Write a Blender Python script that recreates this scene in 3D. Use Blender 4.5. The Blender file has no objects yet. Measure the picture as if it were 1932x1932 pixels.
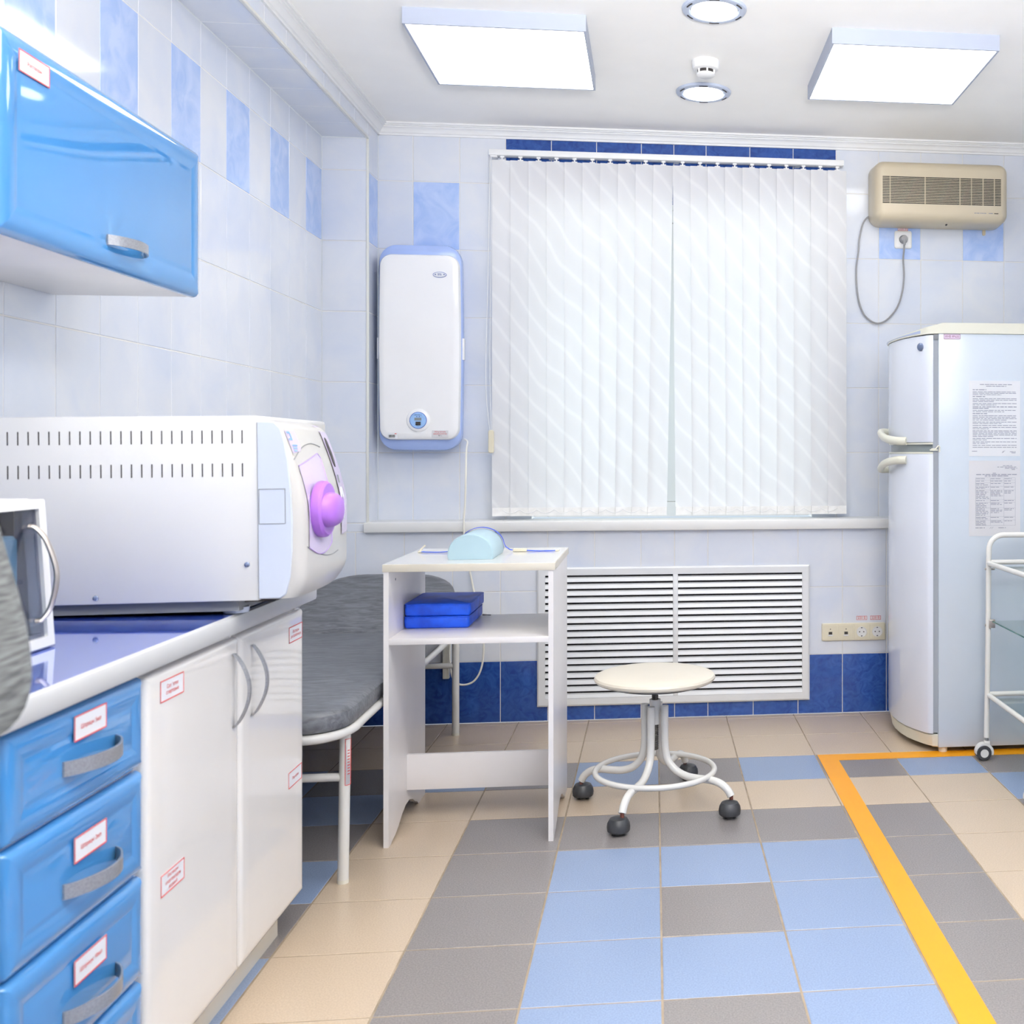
import bpy, bmesh, math, random
from mathutils import Vector, Matrix
random.seed(7)
SC = bpy.context.scene
COL = SC.collection
PI = math.pi

# ------------------------------------------------------------------ materials
def lin(c):
    r = []
    for v in c:
        v = v / 255.0
        r.append(v / 12.92 if v <= 0.04045 else ((v + 0.055) / 1.055) ** 2.4)
    return r

MATS = {}
def mat(name, rgb, rough=0.45, var=0.03, scale=6.0, metal=0.0, coat=0.0, ior=1.5, rgb2=None, lo=0.35, hi=0.65,
        detail=3.0, distort=0.0, stretch=None, bump=0.0, bscale=60.0, emit=0.0, alpha=None, trans=0.0, spec=None):
    m = bpy.data.materials.new(name); m.use_nodes = True
    nt = m.node_tree; N = nt.nodes; Lk = nt.links
    b = N.get('Principled BSDF')
    c = lin(rgb)
    c1 = [max(0, x * (1 - var)) for x in c] if rgb2 is None else lin(rgb2)
    c2 = [min(1, x * (1 + var)) for x in c] if rgb2 is None else c
    tc = N.new('ShaderNodeTexCoord'); mp = N.new('ShaderNodeMapping')
    Lk.new(tc.outputs['Object'], mp.inputs['Vector'])
    if stretch: mp.inputs['Scale'].default_value = stretch
    nz = N.new('ShaderNodeTexNoise'); nz.inputs['Scale'].default_value = scale
    nz.inputs['Detail'].default_value = detail; nz.inputs['Distortion'].default_value = distort
    Lk.new(mp.outputs['Vector'], nz.inputs['Vector'])
    rp = N.new('ShaderNodeValToRGB')
    rp.color_ramp.elements[0].position = lo; rp.color_ramp.elements[1].position = hi
    rp.color_ramp.elements[0].color = (*c1, 1); rp.color_ramp.elements[1].color = (*c2, 1)
    Lk.new(nz.outputs['Fac'], rp.inputs['Fac'])
    Lk.new(rp.outputs['Color'], b.inputs['Base Color'])
    b.inputs['Roughness'].default_value = rough
    b.inputs['Metallic'].default_value = metal
    b.inputs['IOR'].default_value = ior
    b.inputs['Coat Weight'].default_value = coat
    b.inputs['Coat Roughness'].default_value = 0.05
    if spec is not None: b.inputs['Specular IOR Level'].default_value = spec
    if trans: b.inputs['Transmission Weight'].default_value = trans
    if emit:
        Lk.new(rp.outputs['Color'], b.inputs['Emission Color'])
        b.inputs['Emission Strength'].default_value = emit
    if bump:
        n2 = N.new('ShaderNodeTexNoise'); n2.inputs['Scale'].default_value = bscale; n2.inputs['Detail'].default_value = 4
        Lk.new(mp.outputs['Vector'], n2.inputs['Vector'])
        bp = N.new('ShaderNodeBump'); bp.inputs['Strength'].default_value = bump; bp.inputs['Distance'].default_value = 0.002
        Lk.new(n2.outputs['Fac'], bp.inputs['Height']); Lk.new(bp.outputs['Normal'], b.inputs['Normal'])
    MATS[name] = m
    return m

M = {}
# wall tiles
M['tile_white'] = mat('tile_white', (222, 225, 231), rough=0.09, rgb2=(209, 216, 230), scale=5, detail=4, distort=.6, lo=.3, hi=.7)
M['tile_sky'] = mat('tile_sky', (188, 206, 242), rough=0.09, rgb2=(162, 188, 236), scale=9, detail=5, distort=1.2)
M['tile_navy'] = mat('tile_navy', (50, 92, 168), rough=0.09, rgb2=(28, 60, 132), scale=22, detail=6, distort=2.0, lo=.3, hi=.75)
M['grout_white'] = mat('grout_white', (224, 222, 218), rough=.8)
# floor tiles
M['floor_tan'] = mat('floor_tan', (200, 183, 162), rough=.30, rgb2=(185, 167, 146), scale=260, detail=2)
M['floor_grey'] = mat('floor_grey', (140, 135, 134), rough=.30, rgb2=(115, 111, 112), scale=260, detail=2)
M['floor_blue'] = mat('floor_blue', (138, 156, 186), rough=.30, rgb2=(122, 140, 171), scale=260, detail=2)
M['floor_grout'] = mat('floor_grout', (148, 134, 116), rough=.85, var=.15, scale=20)
M['ceiling_white'] = mat('ceiling_white', (246, 245, 242), rough=.7, var=.01)
M['plaster'] = mat('plaster', (230, 231, 232), rough=.6, var=.01)
M['pvc'] = mat('pvc', (230, 230, 228), rough=.25, var=.01)
M['trim_cream'] = mat('trim_cream', (224, 224, 218), rough=.35, var=.01)
M['white_gloss'] = mat('white_gloss', (228, 225, 221), rough=.07, var=.01, coat=.3)
M['white_lam'] = mat('white_lam', (234, 231, 231), rough=.28, var=.02)
M['lam_top'] = mat('lam_top', (226, 224, 220), rough=.07, var=.01)
M['lam_edge'] = mat('lam_edge', (214, 208, 194), rough=.3, var=.01)
M['cab_blue'] = mat('cab_blue', (66, 129, 187), rough=.05, var=.02, coat=.5)
M['counter_blue'] = mat('counter_blue', (96, 136, 255), rough=.06, rgb2=(44, 72, 210), scale=7, detail=7, distort=1.5, stretch=(3, 1, 1), ior=1.5, lo=.3, hi=.7)
def mirror_mix(m, fac, rough):
    nt = m.node_tree; N = nt.nodes; b = N.get('Principled BSDF'); out = N.get('Material Output')
    g = N.new('ShaderNodeBsdfGlossy'); g.inputs['Roughness'].default_value = rough; g.inputs['Color'].default_value = (.90, .93, 1, 1)
    mx = N.new('ShaderNodeMixShader'); mx.inputs['Fac'].default_value = fac
    nt.links.new(b.outputs[0], mx.inputs[1]); nt.links.new(g.outputs[0], mx.inputs[2]); nt.links.new(mx.outputs[0], out.inputs['Surface'])
mirror_mix(M['counter_blue'], .72, .05)
M['counter_edge'] = mat('counter_edge', (186, 187, 188), rough=.35, var=.02)
M['alu'] = mat('alu', (226, 228, 230), rough=.35, var=.02, metal=.1)
M['silver_handle'] = mat('silver_handle', (158, 160, 165), rough=.35, var=.1, scale=300, metal=.6)
M['chrome'] = mat('chrome', (188, 180, 172), rough=.32, metal=.9, var=.02)
M['dark_gap'] = mat('dark_gap', (24, 24, 28), rough=.7)
M['black_plastic'] = mat('black_plastic', (52, 54, 58), rough=.45, var=.1, scale=30)
M['leather'] = mat('leather', (110, 113, 119), rough=.36, rgb2=(80, 82, 88), scale=14, detail=6, distort=1, stretch=(1, 4, 4), bump=.25, bscale=90)
M['tube_white'] = mat('tube_white', (222, 221, 217), rough=.22, var=.02)
M['tube_cream'] = mat('tube_cream', (224, 222, 210), rough=.22, var=.02)
M['seat_cream'] = mat('seat_cream', (214, 207, 192), rough=.32, var=.02, bump=.05)
M['rust'] = mat('rust', (96, 52, 44), rough=.6, var=.3, scale=80)
M['screw_dark'] = mat('screw_dark', (74, 72, 68), rough=.5, var=.2, scale=100)
M['foam_blue'] = mat('foam_blue', (18, 92, 236), rough=.55, rgb2=(10, 68, 200), scale=18, detail=6, bump=.35, bscale=40)
M['pillow_cyan'] = mat('pillow_cyan', (168, 195, 206), rough=.4, var=.03, bump=.08)
M['band_blue'] = mat('band_blue', (58, 90, 205), rough=.5)
M['cream_plastic'] = mat('cream_plastic', (222, 215, 192), rough=.3, var=.01)
M['heater_cream'] = mat('heater_cream', (200, 188, 164), rough=.35, var=.015)
M['shell_white'] = mat('shell_white', (240, 240, 241), rough=.08, var=.01)
M['shell_blue'] = mat('shell_blue', (166, 187, 236), rough=.2, var=.02)
M['dial_blue'] = mat('dial_blue', (152, 190, 236), rough=.3, var=.02)
M['dial_ring'] = mat('dial_ring', (60, 92, 178), rough=.4)
M['lcd'] = mat('lcd', (132, 140, 142), rough=.2)
M['print_blue'] = mat('print_blue', (58, 80, 150), rough=.6)
M['print_red'] = mat('print_red', (205, 52, 48), rough=.6)
M['print_grey'] = mat('print_grey', (132, 136, 152), rough=.7)
M['print_black'] = mat('print_black', (50, 46, 46), rough=.6)
M['paper'] = mat('paper', (222, 224, 228), rough=.55, var=.01)
M['paper_grey'] = mat('paper_grey', (210, 210, 214), rough=.55, var=.01)
M['fridge'] = mat('fridge', (196, 206, 217), rough=.2, var=.01)
M['fridge_door'] = mat('fridge_door', (218, 223, 234), rough=.1, var=.01)
M['fridge_cap'] = mat('fridge_cap', (222, 221, 206), rough=.3, var=.01)
M['fridge_strip'] = mat('fridge_strip', (174, 186, 214), rough=.3)
M['gasket'] = mat('gasket', (120, 122, 126), rough=.5)
M['auto_white'] = mat('auto_white', (222, 222, 221), rough=.22, var=.01)
M['auto_cream'] = mat('auto_cream', (188, 186, 183), rough=.28, var=.01)
M['auto_blue'] = mat('auto_blue', (202, 210, 224), rough=.3, var=.01)
M['auto_lilac'] = mat('auto_lilac', (196, 184, 212), rough=.25, var=.01)
M['purple'] = mat('purple', (162, 104, 202), rough=.38, var=.03)
M['purple_line'] = mat('purple_line', (176, 150, 208), rough=.4)
M['steel_blue'] = mat('steel_blue', (120, 132, 160), rough=.25, metal=.6)
M['oven_dark'] = mat('oven_dark', (104, 104, 118), rough=.5, var=.05)
M['reflection_cyan'] = mat('reflection_cyan', (176, 236, 250), rough=.7, var=.08, bump=.2)  # colour of a reflection, put on the insert behind the glass
M['chair_mesh'] = mat('chair_mesh', (102, 105, 106), rough=.8, rgb2=(60, 62, 64), scale=60, detail=1, stretch=(1, .4, 5), bump=.3, bscale=120)
M['tape'] = mat('tape', (230, 156, 22), rough=.4, var=.02)
M['cable_grey'] = mat('cable_grey', (150, 150, 152), rough=.5)
M['cable_white'] = mat('cable_white', (232, 230, 220), rough=.45)

def glassmat(name, rgb, rough=0.0, mix=.9):
    m = bpy.data.materials.new(name); m.use_nodes = True
    nt = m.node_tree; N = nt.nodes; N.remove(N.get('Principled BSDF')); out = N.get('Material Output')
    t = N.new('ShaderNodeBsdfTransparent'); g = N.new('ShaderNodeBsdfGlossy'); fr = N.new('ShaderNodeFresnel'); mx = N.new('ShaderNodeMixShader')
    nz = N.new('ShaderNodeTexNoise'); nz.inputs['Scale'].default_value = 3
    rp = N.new('ShaderNodeValToRGB'); c = lin(rgb)
    rp.color_ramp.elements[0].color = (*[x * .97 for x in c], 1); rp.color_ramp.elements[1].color = (*c, 1)
    nt.links.new(nz.outputs['Fac'], rp.inputs['Fac']); nt.links.new(rp.outputs['Color'], t.inputs['Color'])
    g.inputs['Roughness'].default_value = rough; fr.inputs['IOR'].default_value = 1.5
    ge = N.new('ShaderNodeNewGeometry'); su = N.new('ShaderNodeMath'); su.operation = 'SUBTRACT'; su.inputs[0].default_value = 1.0; mu = N.new('ShaderNodeMath'); mu.operation = 'MULTIPLY'
    nt.links.new(ge.outputs['Backfacing'], su.inputs[1]); nt.links.new(fr.outputs['Fac'], mu.inputs[0]); nt.links.new(su.outputs[0], mu.inputs[1])
    nt.links.new(mu.outputs[0], mx.inputs['Fac']); nt.links.new(t.outputs[0], mx.inputs[1]); nt.links.new(g.outputs[0], mx.inputs[2])
    nt.links.new(mx.outputs[0], out.inputs['Surface'])
    return m
M['glass'] = glassmat('clear_glass', (246, 251, 249))
M['glass_edge'] = mat('glass_edge', (60, 110, 100), rough=.15)
M['glass_smoke'] = glassmat('smoked_glass', (215, 215, 224))

def vanemat():
    m = bpy.data.materials.new('blind_fabric'); m.use_nodes = True
    nt = m.node_tree; N = nt.nodes; N.remove(N.get('Principled BSDF')); out = N.get('Material Output')
    tc = N.new('ShaderNodeTexCoord')
    mp = N.new('ShaderNodeMapping'); mp.inputs['Scale'].default_value = (12.0, 1, 7.0); mp.inputs['Rotation'].default_value = (0, -.6, 0)
    nt.links.new(tc.outputs['Object'], mp.inputs['Vector'])
    w = N.new('ShaderNodeTexWave'); w.wave_type = 'BANDS'; w.bands_direction = 'Z'
    w.inputs['Scale'].default_value = .42; w.inputs['Distortion'].default_value = 5.0; w.inputs['Detail'].default_value = 1.5
    w.inputs['Detail Scale'].default_value = .7
    nt.links.new(mp.outputs['Vector'], w.inputs['Vector'])
    rp = N.new('ShaderNodeValToRGB')
    rp.color_ramp.elements[0].position = .0; rp.color_ramp.elements[0].color = (*lin((234, 234, 235)), 1)
    rp.color_ramp.elements[1].position = 1.0; rp.color_ramp.elements[1].color = (*lin((242, 242, 242)), 1)
    e = rp.color_ramp.elements.new(.86); e.color = (*lin((236, 236, 237)), 1)
    nt.links.new(w.outputs['Fac'], rp.inputs['Fac'])
    d = N.new('ShaderNodeBsdfDiffuse'); t = N.new('ShaderNodeBsdfTranslucent'); mx = N.new('ShaderNodeMixShader')
    mx.inputs['Fac'].default_value = .3
    nt.links.new(rp.outputs['Color'], d.inputs['Color']); nt.links.new(rp.outputs['Color'], t.inputs['Color'])
    nt.links.new(d.outputs[0], mx.inputs[1]); nt.links.new(t.outputs[0], mx.inputs[2]); nt.links.new(mx.outputs[0], out.inputs['Surface'])
    return m
M['vane'] = vanemat()
M['vane_hem'] = mat('vane_hem', (236, 235, 233), rough=.8, var=.05, scale=25)
M['lamp_panel'] = mat('lamp_panel', (255, 253, 250), rough=.5, var=.0, emit=4.8)
M['lamp_round'] = mat('lamp_round', (246, 250, 255), rough=.5, var=.0, emit=4.0)
M['lamp_body'] = mat('lamp_body', (168, 176, 194), rough=.4, var=.01)
M['lamp_ring'] = mat('lamp_ring', (178, 188, 208), rough=.3, var=.01)

# ------------------------------------------------------------------ mesh builder
def fposX(X0): return lambda u, v, d: (X0 + d, u, v)      # faces +X : u=Y v=Z
def fnegX(X0): return lambda u, v, d: (X0 - d, u, v)
def fnegY(Y0): return lambda u, v, d: (u, Y0 - d, v)      # faces the viewer : u=X v=Z
def fdown(Z0): return lambda u, v, d: (u, v, Z0 - d)
def fup(Z0): return lambda u, v, d: (u, v, Z0 + d)

def rr(cu, cv, w, h, r, seg=5, bulge=0.0):
    r = max(min(r, w / 2 - 1e-5, h / 2 - 1e-5), 1e-5)
    pts = []
    for (sx, sy, a0) in ((1, 1, 0), (-1, 1, 90), (-1, -1, 180), (1, -1, 270)):
        for k in range(seg + 1):
            a = math.radians(a0 + 90.0 * k / seg)
            u = sx * (w / 2 - r) + r * math.cos(a); v = sy * (h / 2 - r) + r * math.sin(a)
            pts.append([u, v])
        if bulge:
            if (sx, sy) in ((-1, 1),):
                for k in range(1, 8):
                    pts.append([-w / 2, (h / 2 - r) * (1 - k / 4.0)])
            if (sx, sy) == (1, -1):
                for k in range(1, 8):
                    pts.append([w / 2, -(h / 2 - r) * (1 - k / 4.0)])
    if bulge:
        for p in pts:
            p[0] += (1 if p[0] > 0 else -1) * bulge * (1 - (p[1] / (h / 2)) ** 2) * min(1, abs(p[0]) / (w / 2 - r + 1e-6))
    return [(cu + p[0], cv + p[1]) for p in pts]

def ell(cu, cv, a, b, seg=32):
    return [(cu + a * math.cos(2 * PI * k / seg), cv + b * math.sin(2 * PI * k / seg)) for k in range(seg)]

def spline(pts, n=8, closed=False):
    P = [Vector(p) for p in pts]; out = []
    m = len(P)
    rng = m if closed else m - 1
    for i in range(rng):
        p0 = P[(i - 1) % m] if (closed or i > 0) else P[0] * 2 - P[1]
        p1 = P[i]; p2 = P[(i + 1) % m]
        p3 = P[(i + 2) % m] if (closed or i + 2 < m) else P[-1] * 2 - P[-2]
        for k in range(n):
            t = k / n
            out.append(0.5 * ((2 * p1) + (-p0 + p2) * t + (2 * p0 - 5 * p1 + 4 * p2 - p3) * t * t + (-p0 + 3 * p1 - 3 * p2 + p3) * t ** 3))
    if not closed: out.append(P[-1])
    return out

class MB:
    def __init__(self): self.bm = bmesh.new()
    def ring(self, pts): return [self.bm.verts.new(p) for p in pts]
    def bridge(self, a, b, closed=True, mi=0):
        n = len(a)
        for i in range(n if closed else n - 1):
            j = (i + 1) % n
            try:
                f = self.bm.faces.new((a[i], a[j], b[j], b[i])); f.material_index = mi
            except ValueError: pass
    def cap(self, r, mi=0):
        try:
            f = self.bm.faces.new(r); f.material_index = mi
        except ValueError: pass
    def box(self, x0, x1, y0, y1, z0, z1, b=0.0, seg=2):
        v = [self.bm.verts.new(p) for p in ((x0, y0, z0), (x1, y0, z0), (x1, y1, z0), (x0, y1, z0), (x0, y0, z1), (x1, y0, z1), (x1, y1, z1), (x0, y1, z1))]
        fs = [self.bm.faces.new([v[i] for i in q]) for q in ((0, 3, 2, 1), (4, 5, 6, 7), (0, 1, 5, 4), (1, 2, 6, 5), (2, 3, 7, 6), (3, 0, 4, 7))]
        if b:
            es = list({e for f in fs for e in f.edges})
            bmesh.ops.bevel(self.bm, geom=es, offset=b, segments=seg, affect='EDGES', profile=.5)
        return self
    def loft(self, rings, cap0=True, cap1=True):
        R = [self.ring(r) for r in rings]
        for a, b in zip(R[:-1], R[1:]): self.bridge(a, b)
        if cap0: self.cap(list(reversed(R[0])))
        if cap1: self.cap(R[-1])
        return self
    def plate(self, cu, cv, w, h, r, levels, f, seg=5, bulge=0.0, cap0=True, cap1=True):
        """rounded rectangle lofted through (depth, inset) levels on surface map f"""
        rings = []
        for d, ins in levels:
            rings.append([f(u, v, d) for u, v in rr(cu, cv, w - 2 * ins, h - 2 * ins, r - ins if r > ins else 1e-5, seg, bulge)])
        return self.loft(rings, cap0, cap1)
    def disc(self, cu, cv, levels, f, seg=32, squash=1.0):
        """(radius, depth) levels"""
        rings = [[f(u, v, d) for u, v in ell(cu, cv, r, r * squash, seg)] for r, d in levels]
        return self.loft(rings)
    def prism(self, poly, f, d0, d1):
        return self.loft([[f(u, v, d0) for u, v in poly], [f(u, v, d1) for u, v in poly]])
    def cyl(self, p0, p1, r0, r1=None, seg=16):
        return self.tube([p0, p1], r0, seg, r_end=r1)
    def tube(self, pts, r, seg=10, closed=False, r_end=None, squash=None):
        P = [Vector(p) for p in pts]; n = len(P)
        T = []
        for i in range(n):
            if closed: t = P[(i + 1) % n] - P[i - 1]
            else: t = P[min(i + 1, n - 1)] - P[max(i - 1, 0)]
            T.append(t.normalized())
        up = Vector((0, 0, 1)) if abs(T[0].z) < .9 else Vector((1, 0, 0))
        a = T[0].cross(up).normalized()
        R = []
        for i in range(n):
            a = (a - T[i] * a.dot(T[i])).normalized(); b = T[i].cross(a)
            rad = r if r_end is None else r + (r_end - r) * i / (n - 1)
            sa, sb = (1, 1) if squash is None else squash
            R.append(self.ring([P[i] + a * rad * sa * math.cos(2 * PI * k / seg) + b * rad * sb * math.sin(2 * PI * k / seg) for k in range(seg)]))
        for i in range(n - 1): self.bridge(R[i], R[i + 1])
        if closed: self.bridge(R[-1], R[0])
        else:
            self.cap(list(reversed(R[0]))); self.cap(R[-1])
        return self
    def lathe(self, prof, c, seg=32, axis='Z'):
        rings = []
        for r, z in prof:
            r = max(r, 1e-5); ring = []
            for k in range(seg):
                x, y = r * math.cos(2 * PI * k / seg), r * math.sin(2 * PI * k / seg)
                ring.append({'Z': (c[0] + x, c[1] + y, c[2] + z), 'X': (c[0] + z, c[1] + x, c[2] + y), 'Y': (c[0] + x, c[1] + z, c[2] + y)}[axis])
            rings.append(ring)
        return self.loft(rings)
    def quad(self, a, b, c, d, mi=0):
        f = self.bm.faces.new([self.bm.verts.new(p) for p in (a, b, c, d)]); f.material_index = mi
        return self
    def build(self, name, mats, parent=None, smooth=38, recalc=True):
        bm = self.bm
        if recalc: bmesh.ops.recalc_face_normals(bm, faces=bm.faces)
        root = parent
        while root is not None and root.parent: root = root.parent
        if root is not None: bmesh.ops.translate(bm, verts=bm.verts, vec=-root.location)
        me = bpy.data.meshes.new(name); bm.to_mesh(me); bm.free()
        if not isinstance(mats, (list, tuple)): mats = [mats]
        for m in mats: me.materials.append(M[m] if isinstance(m, str) else m)
        if smooth:
            for p in me.polygons: p.use_smooth = True
            me.set_sharp_from_angle(angle=math.radians(smooth))
        o = bpy.data.objects.new(name, me); COL.objects.link(o)
        if parent: o.parent = parent
        return o

def tag(o, label=None, cat=None, group=None, kind=None):
    if label: o['label'] = label
    if cat: o['category'] = cat
    if group: o['group'] = group
    if kind: o['kind'] = kind
    return o
def thing(name, label, cat, loc, group=None):
    o = bpy.data.objects.new(name, None); COL.objects.link(o); o.location = loc
    o.empty_display_size = .05
    return tag(o, label, cat, group)
def struct(o): o['kind'] = 'structure'; return o
def copy_tree(o, parent=None):
    c = o.copy(); COL.objects.link(c)
    if parent: c.parent = parent
    for ch in list(o.children): copy_tree(ch, c)
    return c

_FC = {}
def text_into(mb, body, size, f, cu, cv, depth=.0012, fit=None, mi=0):
    """lettering as flat mesh, centred at (cu,cv) on surface map f"""
    key = body
    if key not in _FC:
        cu_ = bpy.data.curves.new('lettering', 'FONT'); cu_.body = body; cu_.size = 1.0
        cu_.align_x = 'CENTER'; cu_.align_y = 'CENTER'; cu_.resolution_u = 3
        ob = bpy.data.objects.new('lettering', cu_); COL.objects.link(ob)
        dg = bpy.context.evaluated_depsgraph_get(); dg.update()
        me = bpy.data.meshes.new_from_object(ob.evaluated_get(dg))
        vs = [tuple(v.co) for v in me.vertices]; fs = [tuple(p.vertices) for p in me.polygons]
        COL.objects.unlink(ob); bpy.data.objects.remove(ob); bpy.data.meshes.remove(me); bpy.data.curves.remove(cu_)
        _FC[key] = (vs, fs)
    vs, fs = _FC[key]
    if not vs: return
    xs = [v[0] for v in vs]; w = (max(xs) - min(xs)) or 1
    sx = size if fit is None else min(size, fit / w)
    V = [mb.bm.verts.new(f(cu + v[0] * sx, cv + v[1] * size, depth)) for v in vs]
    for q in fs:
        try:
            fc = mb.bm.faces.new([V[i] for i in q]); fc.material_index = mi
        except ValueError: pass

def frame_lines(mb, u0, u1, v0, v1, t, f, d0, d1):
    for (a, b, c, e) in ((u0, u1, v1 - t, v1), (u0, u1, v0, v0 + t), (u0, u0 + t, v0 + t, v1 - t), (u1 - t, u1, v0 + t, v1 - t)):
        mb.prism([(a, c), (b, c), (b, e), (a, e)], f, d0, d1)

# ------------------------------------------------------------------ room dimensions (metres, camera stands at X=0 Y=0)
XL, XR = -1.412, 1.79
YB, YN, YF = 4.796, 4.966, -0.9
ZC = 2.64
SX = -1.222          # side face of the boxed duct / niche side
SZ = 2.528           # underside of the boxed duct
SILL = .876

def tiles(name, panels, mats, g=.0032, deep=.0014, bev=.0012):
    """panels: (map, ulines, vlines, colour(i,j)->index or None); last material is the grout"""
    mb = MB(); gi = len(mats) - 1
    for f, U, V, colr in panels:
        for i in range(len(U) - 1):
            for j in range(len(V) - 1):
                k = colr(i, j, (U[i] + U[i + 1]) / 2, (V[j] + V[j + 1]) / 2)
                if k is None: continue
                u0, u1, v0, v1 = U[i], U[i + 1], V[j], V[j + 1]
                mb.quad(f(u0, v0, -deep), f(u1, v0, -deep), f(u1, v1, -deep), f(u0, v1, -deep), gi)
                h = g / 2
                a = [(u0 + h, v0 + h), (u1 - h, v0 + h), (u1 - h, v1 - h), (u0 + h, v1 - h)]
                b = [(u0 + h + bev, v0 + h + bev), (u1 - h - bev, v0 + h + bev), (u1 - h - bev, v1 - h - bev), (u0 + h + bev, v1 - h - bev)]
                A = mb.ring([f(u, v, -deep) for u, v in a]); B = mb.ring([f(u, v, 0) for u, v in b])
                mb.bridge(A, B, mi=k); mb.cap(B, k)
    return struct(mb.build(name, mats, smooth=0))

ZR = [0, .266, .569, .872, 1.175, 1.478, 1.781, 2.084, 2.388]
UX = sorted([.09] + [.09 + s * (.148 + .2025 * k) for k in range(9) for s in (-1, 1)])
WM = ['tile_white', 'tile_sky', 'tile_navy', 'grout_white']
def clip(L, a, b): return [a] + [x for x in L if a + .012 < x < b - .012] + [b]

# left wall
YL = [YB - .2058 * k for k in range(28)]; YL = [y for y in YL if y > YF + .02] + [YF]; YL.reverse()
nL = len(YL) - 1
def c_left(i, j, u, v):
    k = nL - 1 - i
    if v < .26: return 2
    if 2.09 < v < 2.38 and k % 2 == 0: return 1
    return 0
tiles('wall_left', [(fposX(XL), YL, ZR + [SZ], c_left)], WM)
# boxed duct along the left wall (tiled underside and side)
UL = [XL, SX]
tiles('trim_1', [(fdown(SZ), UL, YL, lambda i, j, u, v: 0), (fposX(SX), YL, [SZ, ZC], lambda i, j, u, v: 0)], WM, deep=.0008)
struct(MB().box(SX - .006, SX + .006, YF, YB, SZ - .006, SZ + .006, .003).build('trim_2', 'trim_cream'))
# back wall: lower part + full-height pier at the left
def c_low(i, j, u, v): return 2 if v < .26 else 0
xs_low = clip(UX, XL, XR)
tiles('wall_back', [(fnegY(YB), xs_low, [0, .266, .569, .834], c_low),
                    (fnegY(YB), [XL, SX], [.834, .872, 1.175, 1.478, 1.781, 2.084, 2.388, SZ], lambda i, j, u, v: 0)], WM)
struct(MB().box(SX - .006, SX + .004, YB - .004, YB + .008, SILL, SZ, .002).build('trim_3', 'trim_cream'))
# niche wall with the window, and niche side
W0, W1, WT, WB = -.55, .73, 2.31, SILL
zn = [.86, 1.175, 1.478, 1.781, 2.084, 2.388, ZC]
def c_niche(i, j, u, v):
    if 2.09 < v < 2.38 and (-1.07 < u < -.868 or 1.048 < u < 1.2505 or 1.453 < u < 1.6555): return 1
    return 0
tiles('wall_niche', [
    (fnegY(YN), clip(UX, SX, -.6655), zn, c_niche),
    (fnegY(YN), clip(UX, .8455, XR), zn, c_niche),
    (fnegY(YN), [-.6655, W0], zn[:-2] + [WT], lambda i, j, u, v: 0),
    (fnegY(YN), [W1, .8455], zn[:-2] + [WT], lambda i, j, u, v: 0),
    (fnegY(YN), clip(UX, -.6655, .8455), [WT, 2.592], lambda i, j, u, v: 2),
    (fnegY(YN), clip(UX, -.6655, .8455), [2.592, ZC], lambda i, j, u, v: 0),
    (fposX(SX), [YB, YN], zn[:-1] + [ZC], lambda i, j, u, v: 1 if 2.09 < v < 2.38 else 0)], WM)
# right wall and the wall behind the camera
YR = [YN - .2058 * k for k in range(29)]; YR = [y for y in YR if y > YF + .02] + [YF]; YR.reverse()
tiles('wall_right', [(fnegX(XR), YR, ZR + [ZC], lambda i, j, u, v: 2 if v < .26 else (1 if 2.09 < v < 2.38 and i % 2 else 0))], WM)
tiles('wall_front', [(lambda u, v, d: (u, YF + d, v), clip(UX, XL, XR), ZR + [ZC], lambda i, j, u, v: 2 if v < .26 else (1 if 2.09 < v < 2.38 and i % 2 else 0))], WM)
struct(MB().box(SX, XR, YF, YN, ZC, ZC + .02).build('ceiling', 'ceiling_white', smooth=0))
# floor
FP, FX0, FY0 = .302, .0177, 2.327
cx = [FX0 + FP * c for c in range(-6, 8)]
cs = [c for c in range(-6, 8)]
ux = [XL] + [x for x in cx if XL + .01 < x < XR - .01] + [XR]
ry = [FY0 + FP * r for r in range(-12, 10)]
vy = [YF] + [y for y in ry if YF + .01 < y < YB - .01] + [YB]
PAT = {0: {-2: 2, -1: 1, 0: 2, 1: 1, 2: 2, 3: 1, 4: 0, 5: 1, 6: 0, 7: 0, 8: 0}}
def c_floor(i, j, u, v):
    c = math.floor((u - FX0) / FP); r = math.floor((v - FY0) / FP)
    k = abs(c)
    if r >= 6: return 0
    if k == 0:
        if r == 4: return 0
        if r == 5 or r == 3: return 1
        return 2 if r % 2 == 0 else 1
    if k == 1: return {5: 2, 4: 0, 3: 1}.get(r, 2)
    if k == 2: return {5: 1, 4: 0}.get(r, 1)
    if k == 3: return {5: 2}.get(r, 0)
    if k == 4: return {5: 1, 4: 2}.get(r, 2 if r % 2 == 0 else 1)
    return {5: 2}.get(r, 0 if k == 6 else 1)
tiles('floor', [(fup(0), ux, vy, c_floor)], ['floor_tan', 'floor_grey', 'floor_blue', 'floor_grout'], g=.005, deep=.0008, bev=.0008)
# cornices
CP = [(0, 0), (.008, 0), (.009, .008), (.015, .011), (.018, .02), (.027, .03), (.031, .031), (.031, .036), (.039, .037), (.039, .041), (.047, .042), (.047, .05), (0, .05)]
z0c = ZC - .05
mb = MB(); mb.loft([[(x, YN - d, z0c + z) for d, z in CP] for x in (SX, XR)]); struct(mb.build('trim_4', 'plaster'))
mb = MB(); mb.loft([[(SX + d, y, z0c + z) for d, z in CP] for y in (YF, YN)]); struct(mb.build('trim_5', 'plaster'))
# window ledge across the niche
struct(MB().box(SX - .012, XR, YB - .028, YN, .832, SILL, .006).build('trim_6', 'pvc'))

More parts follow.
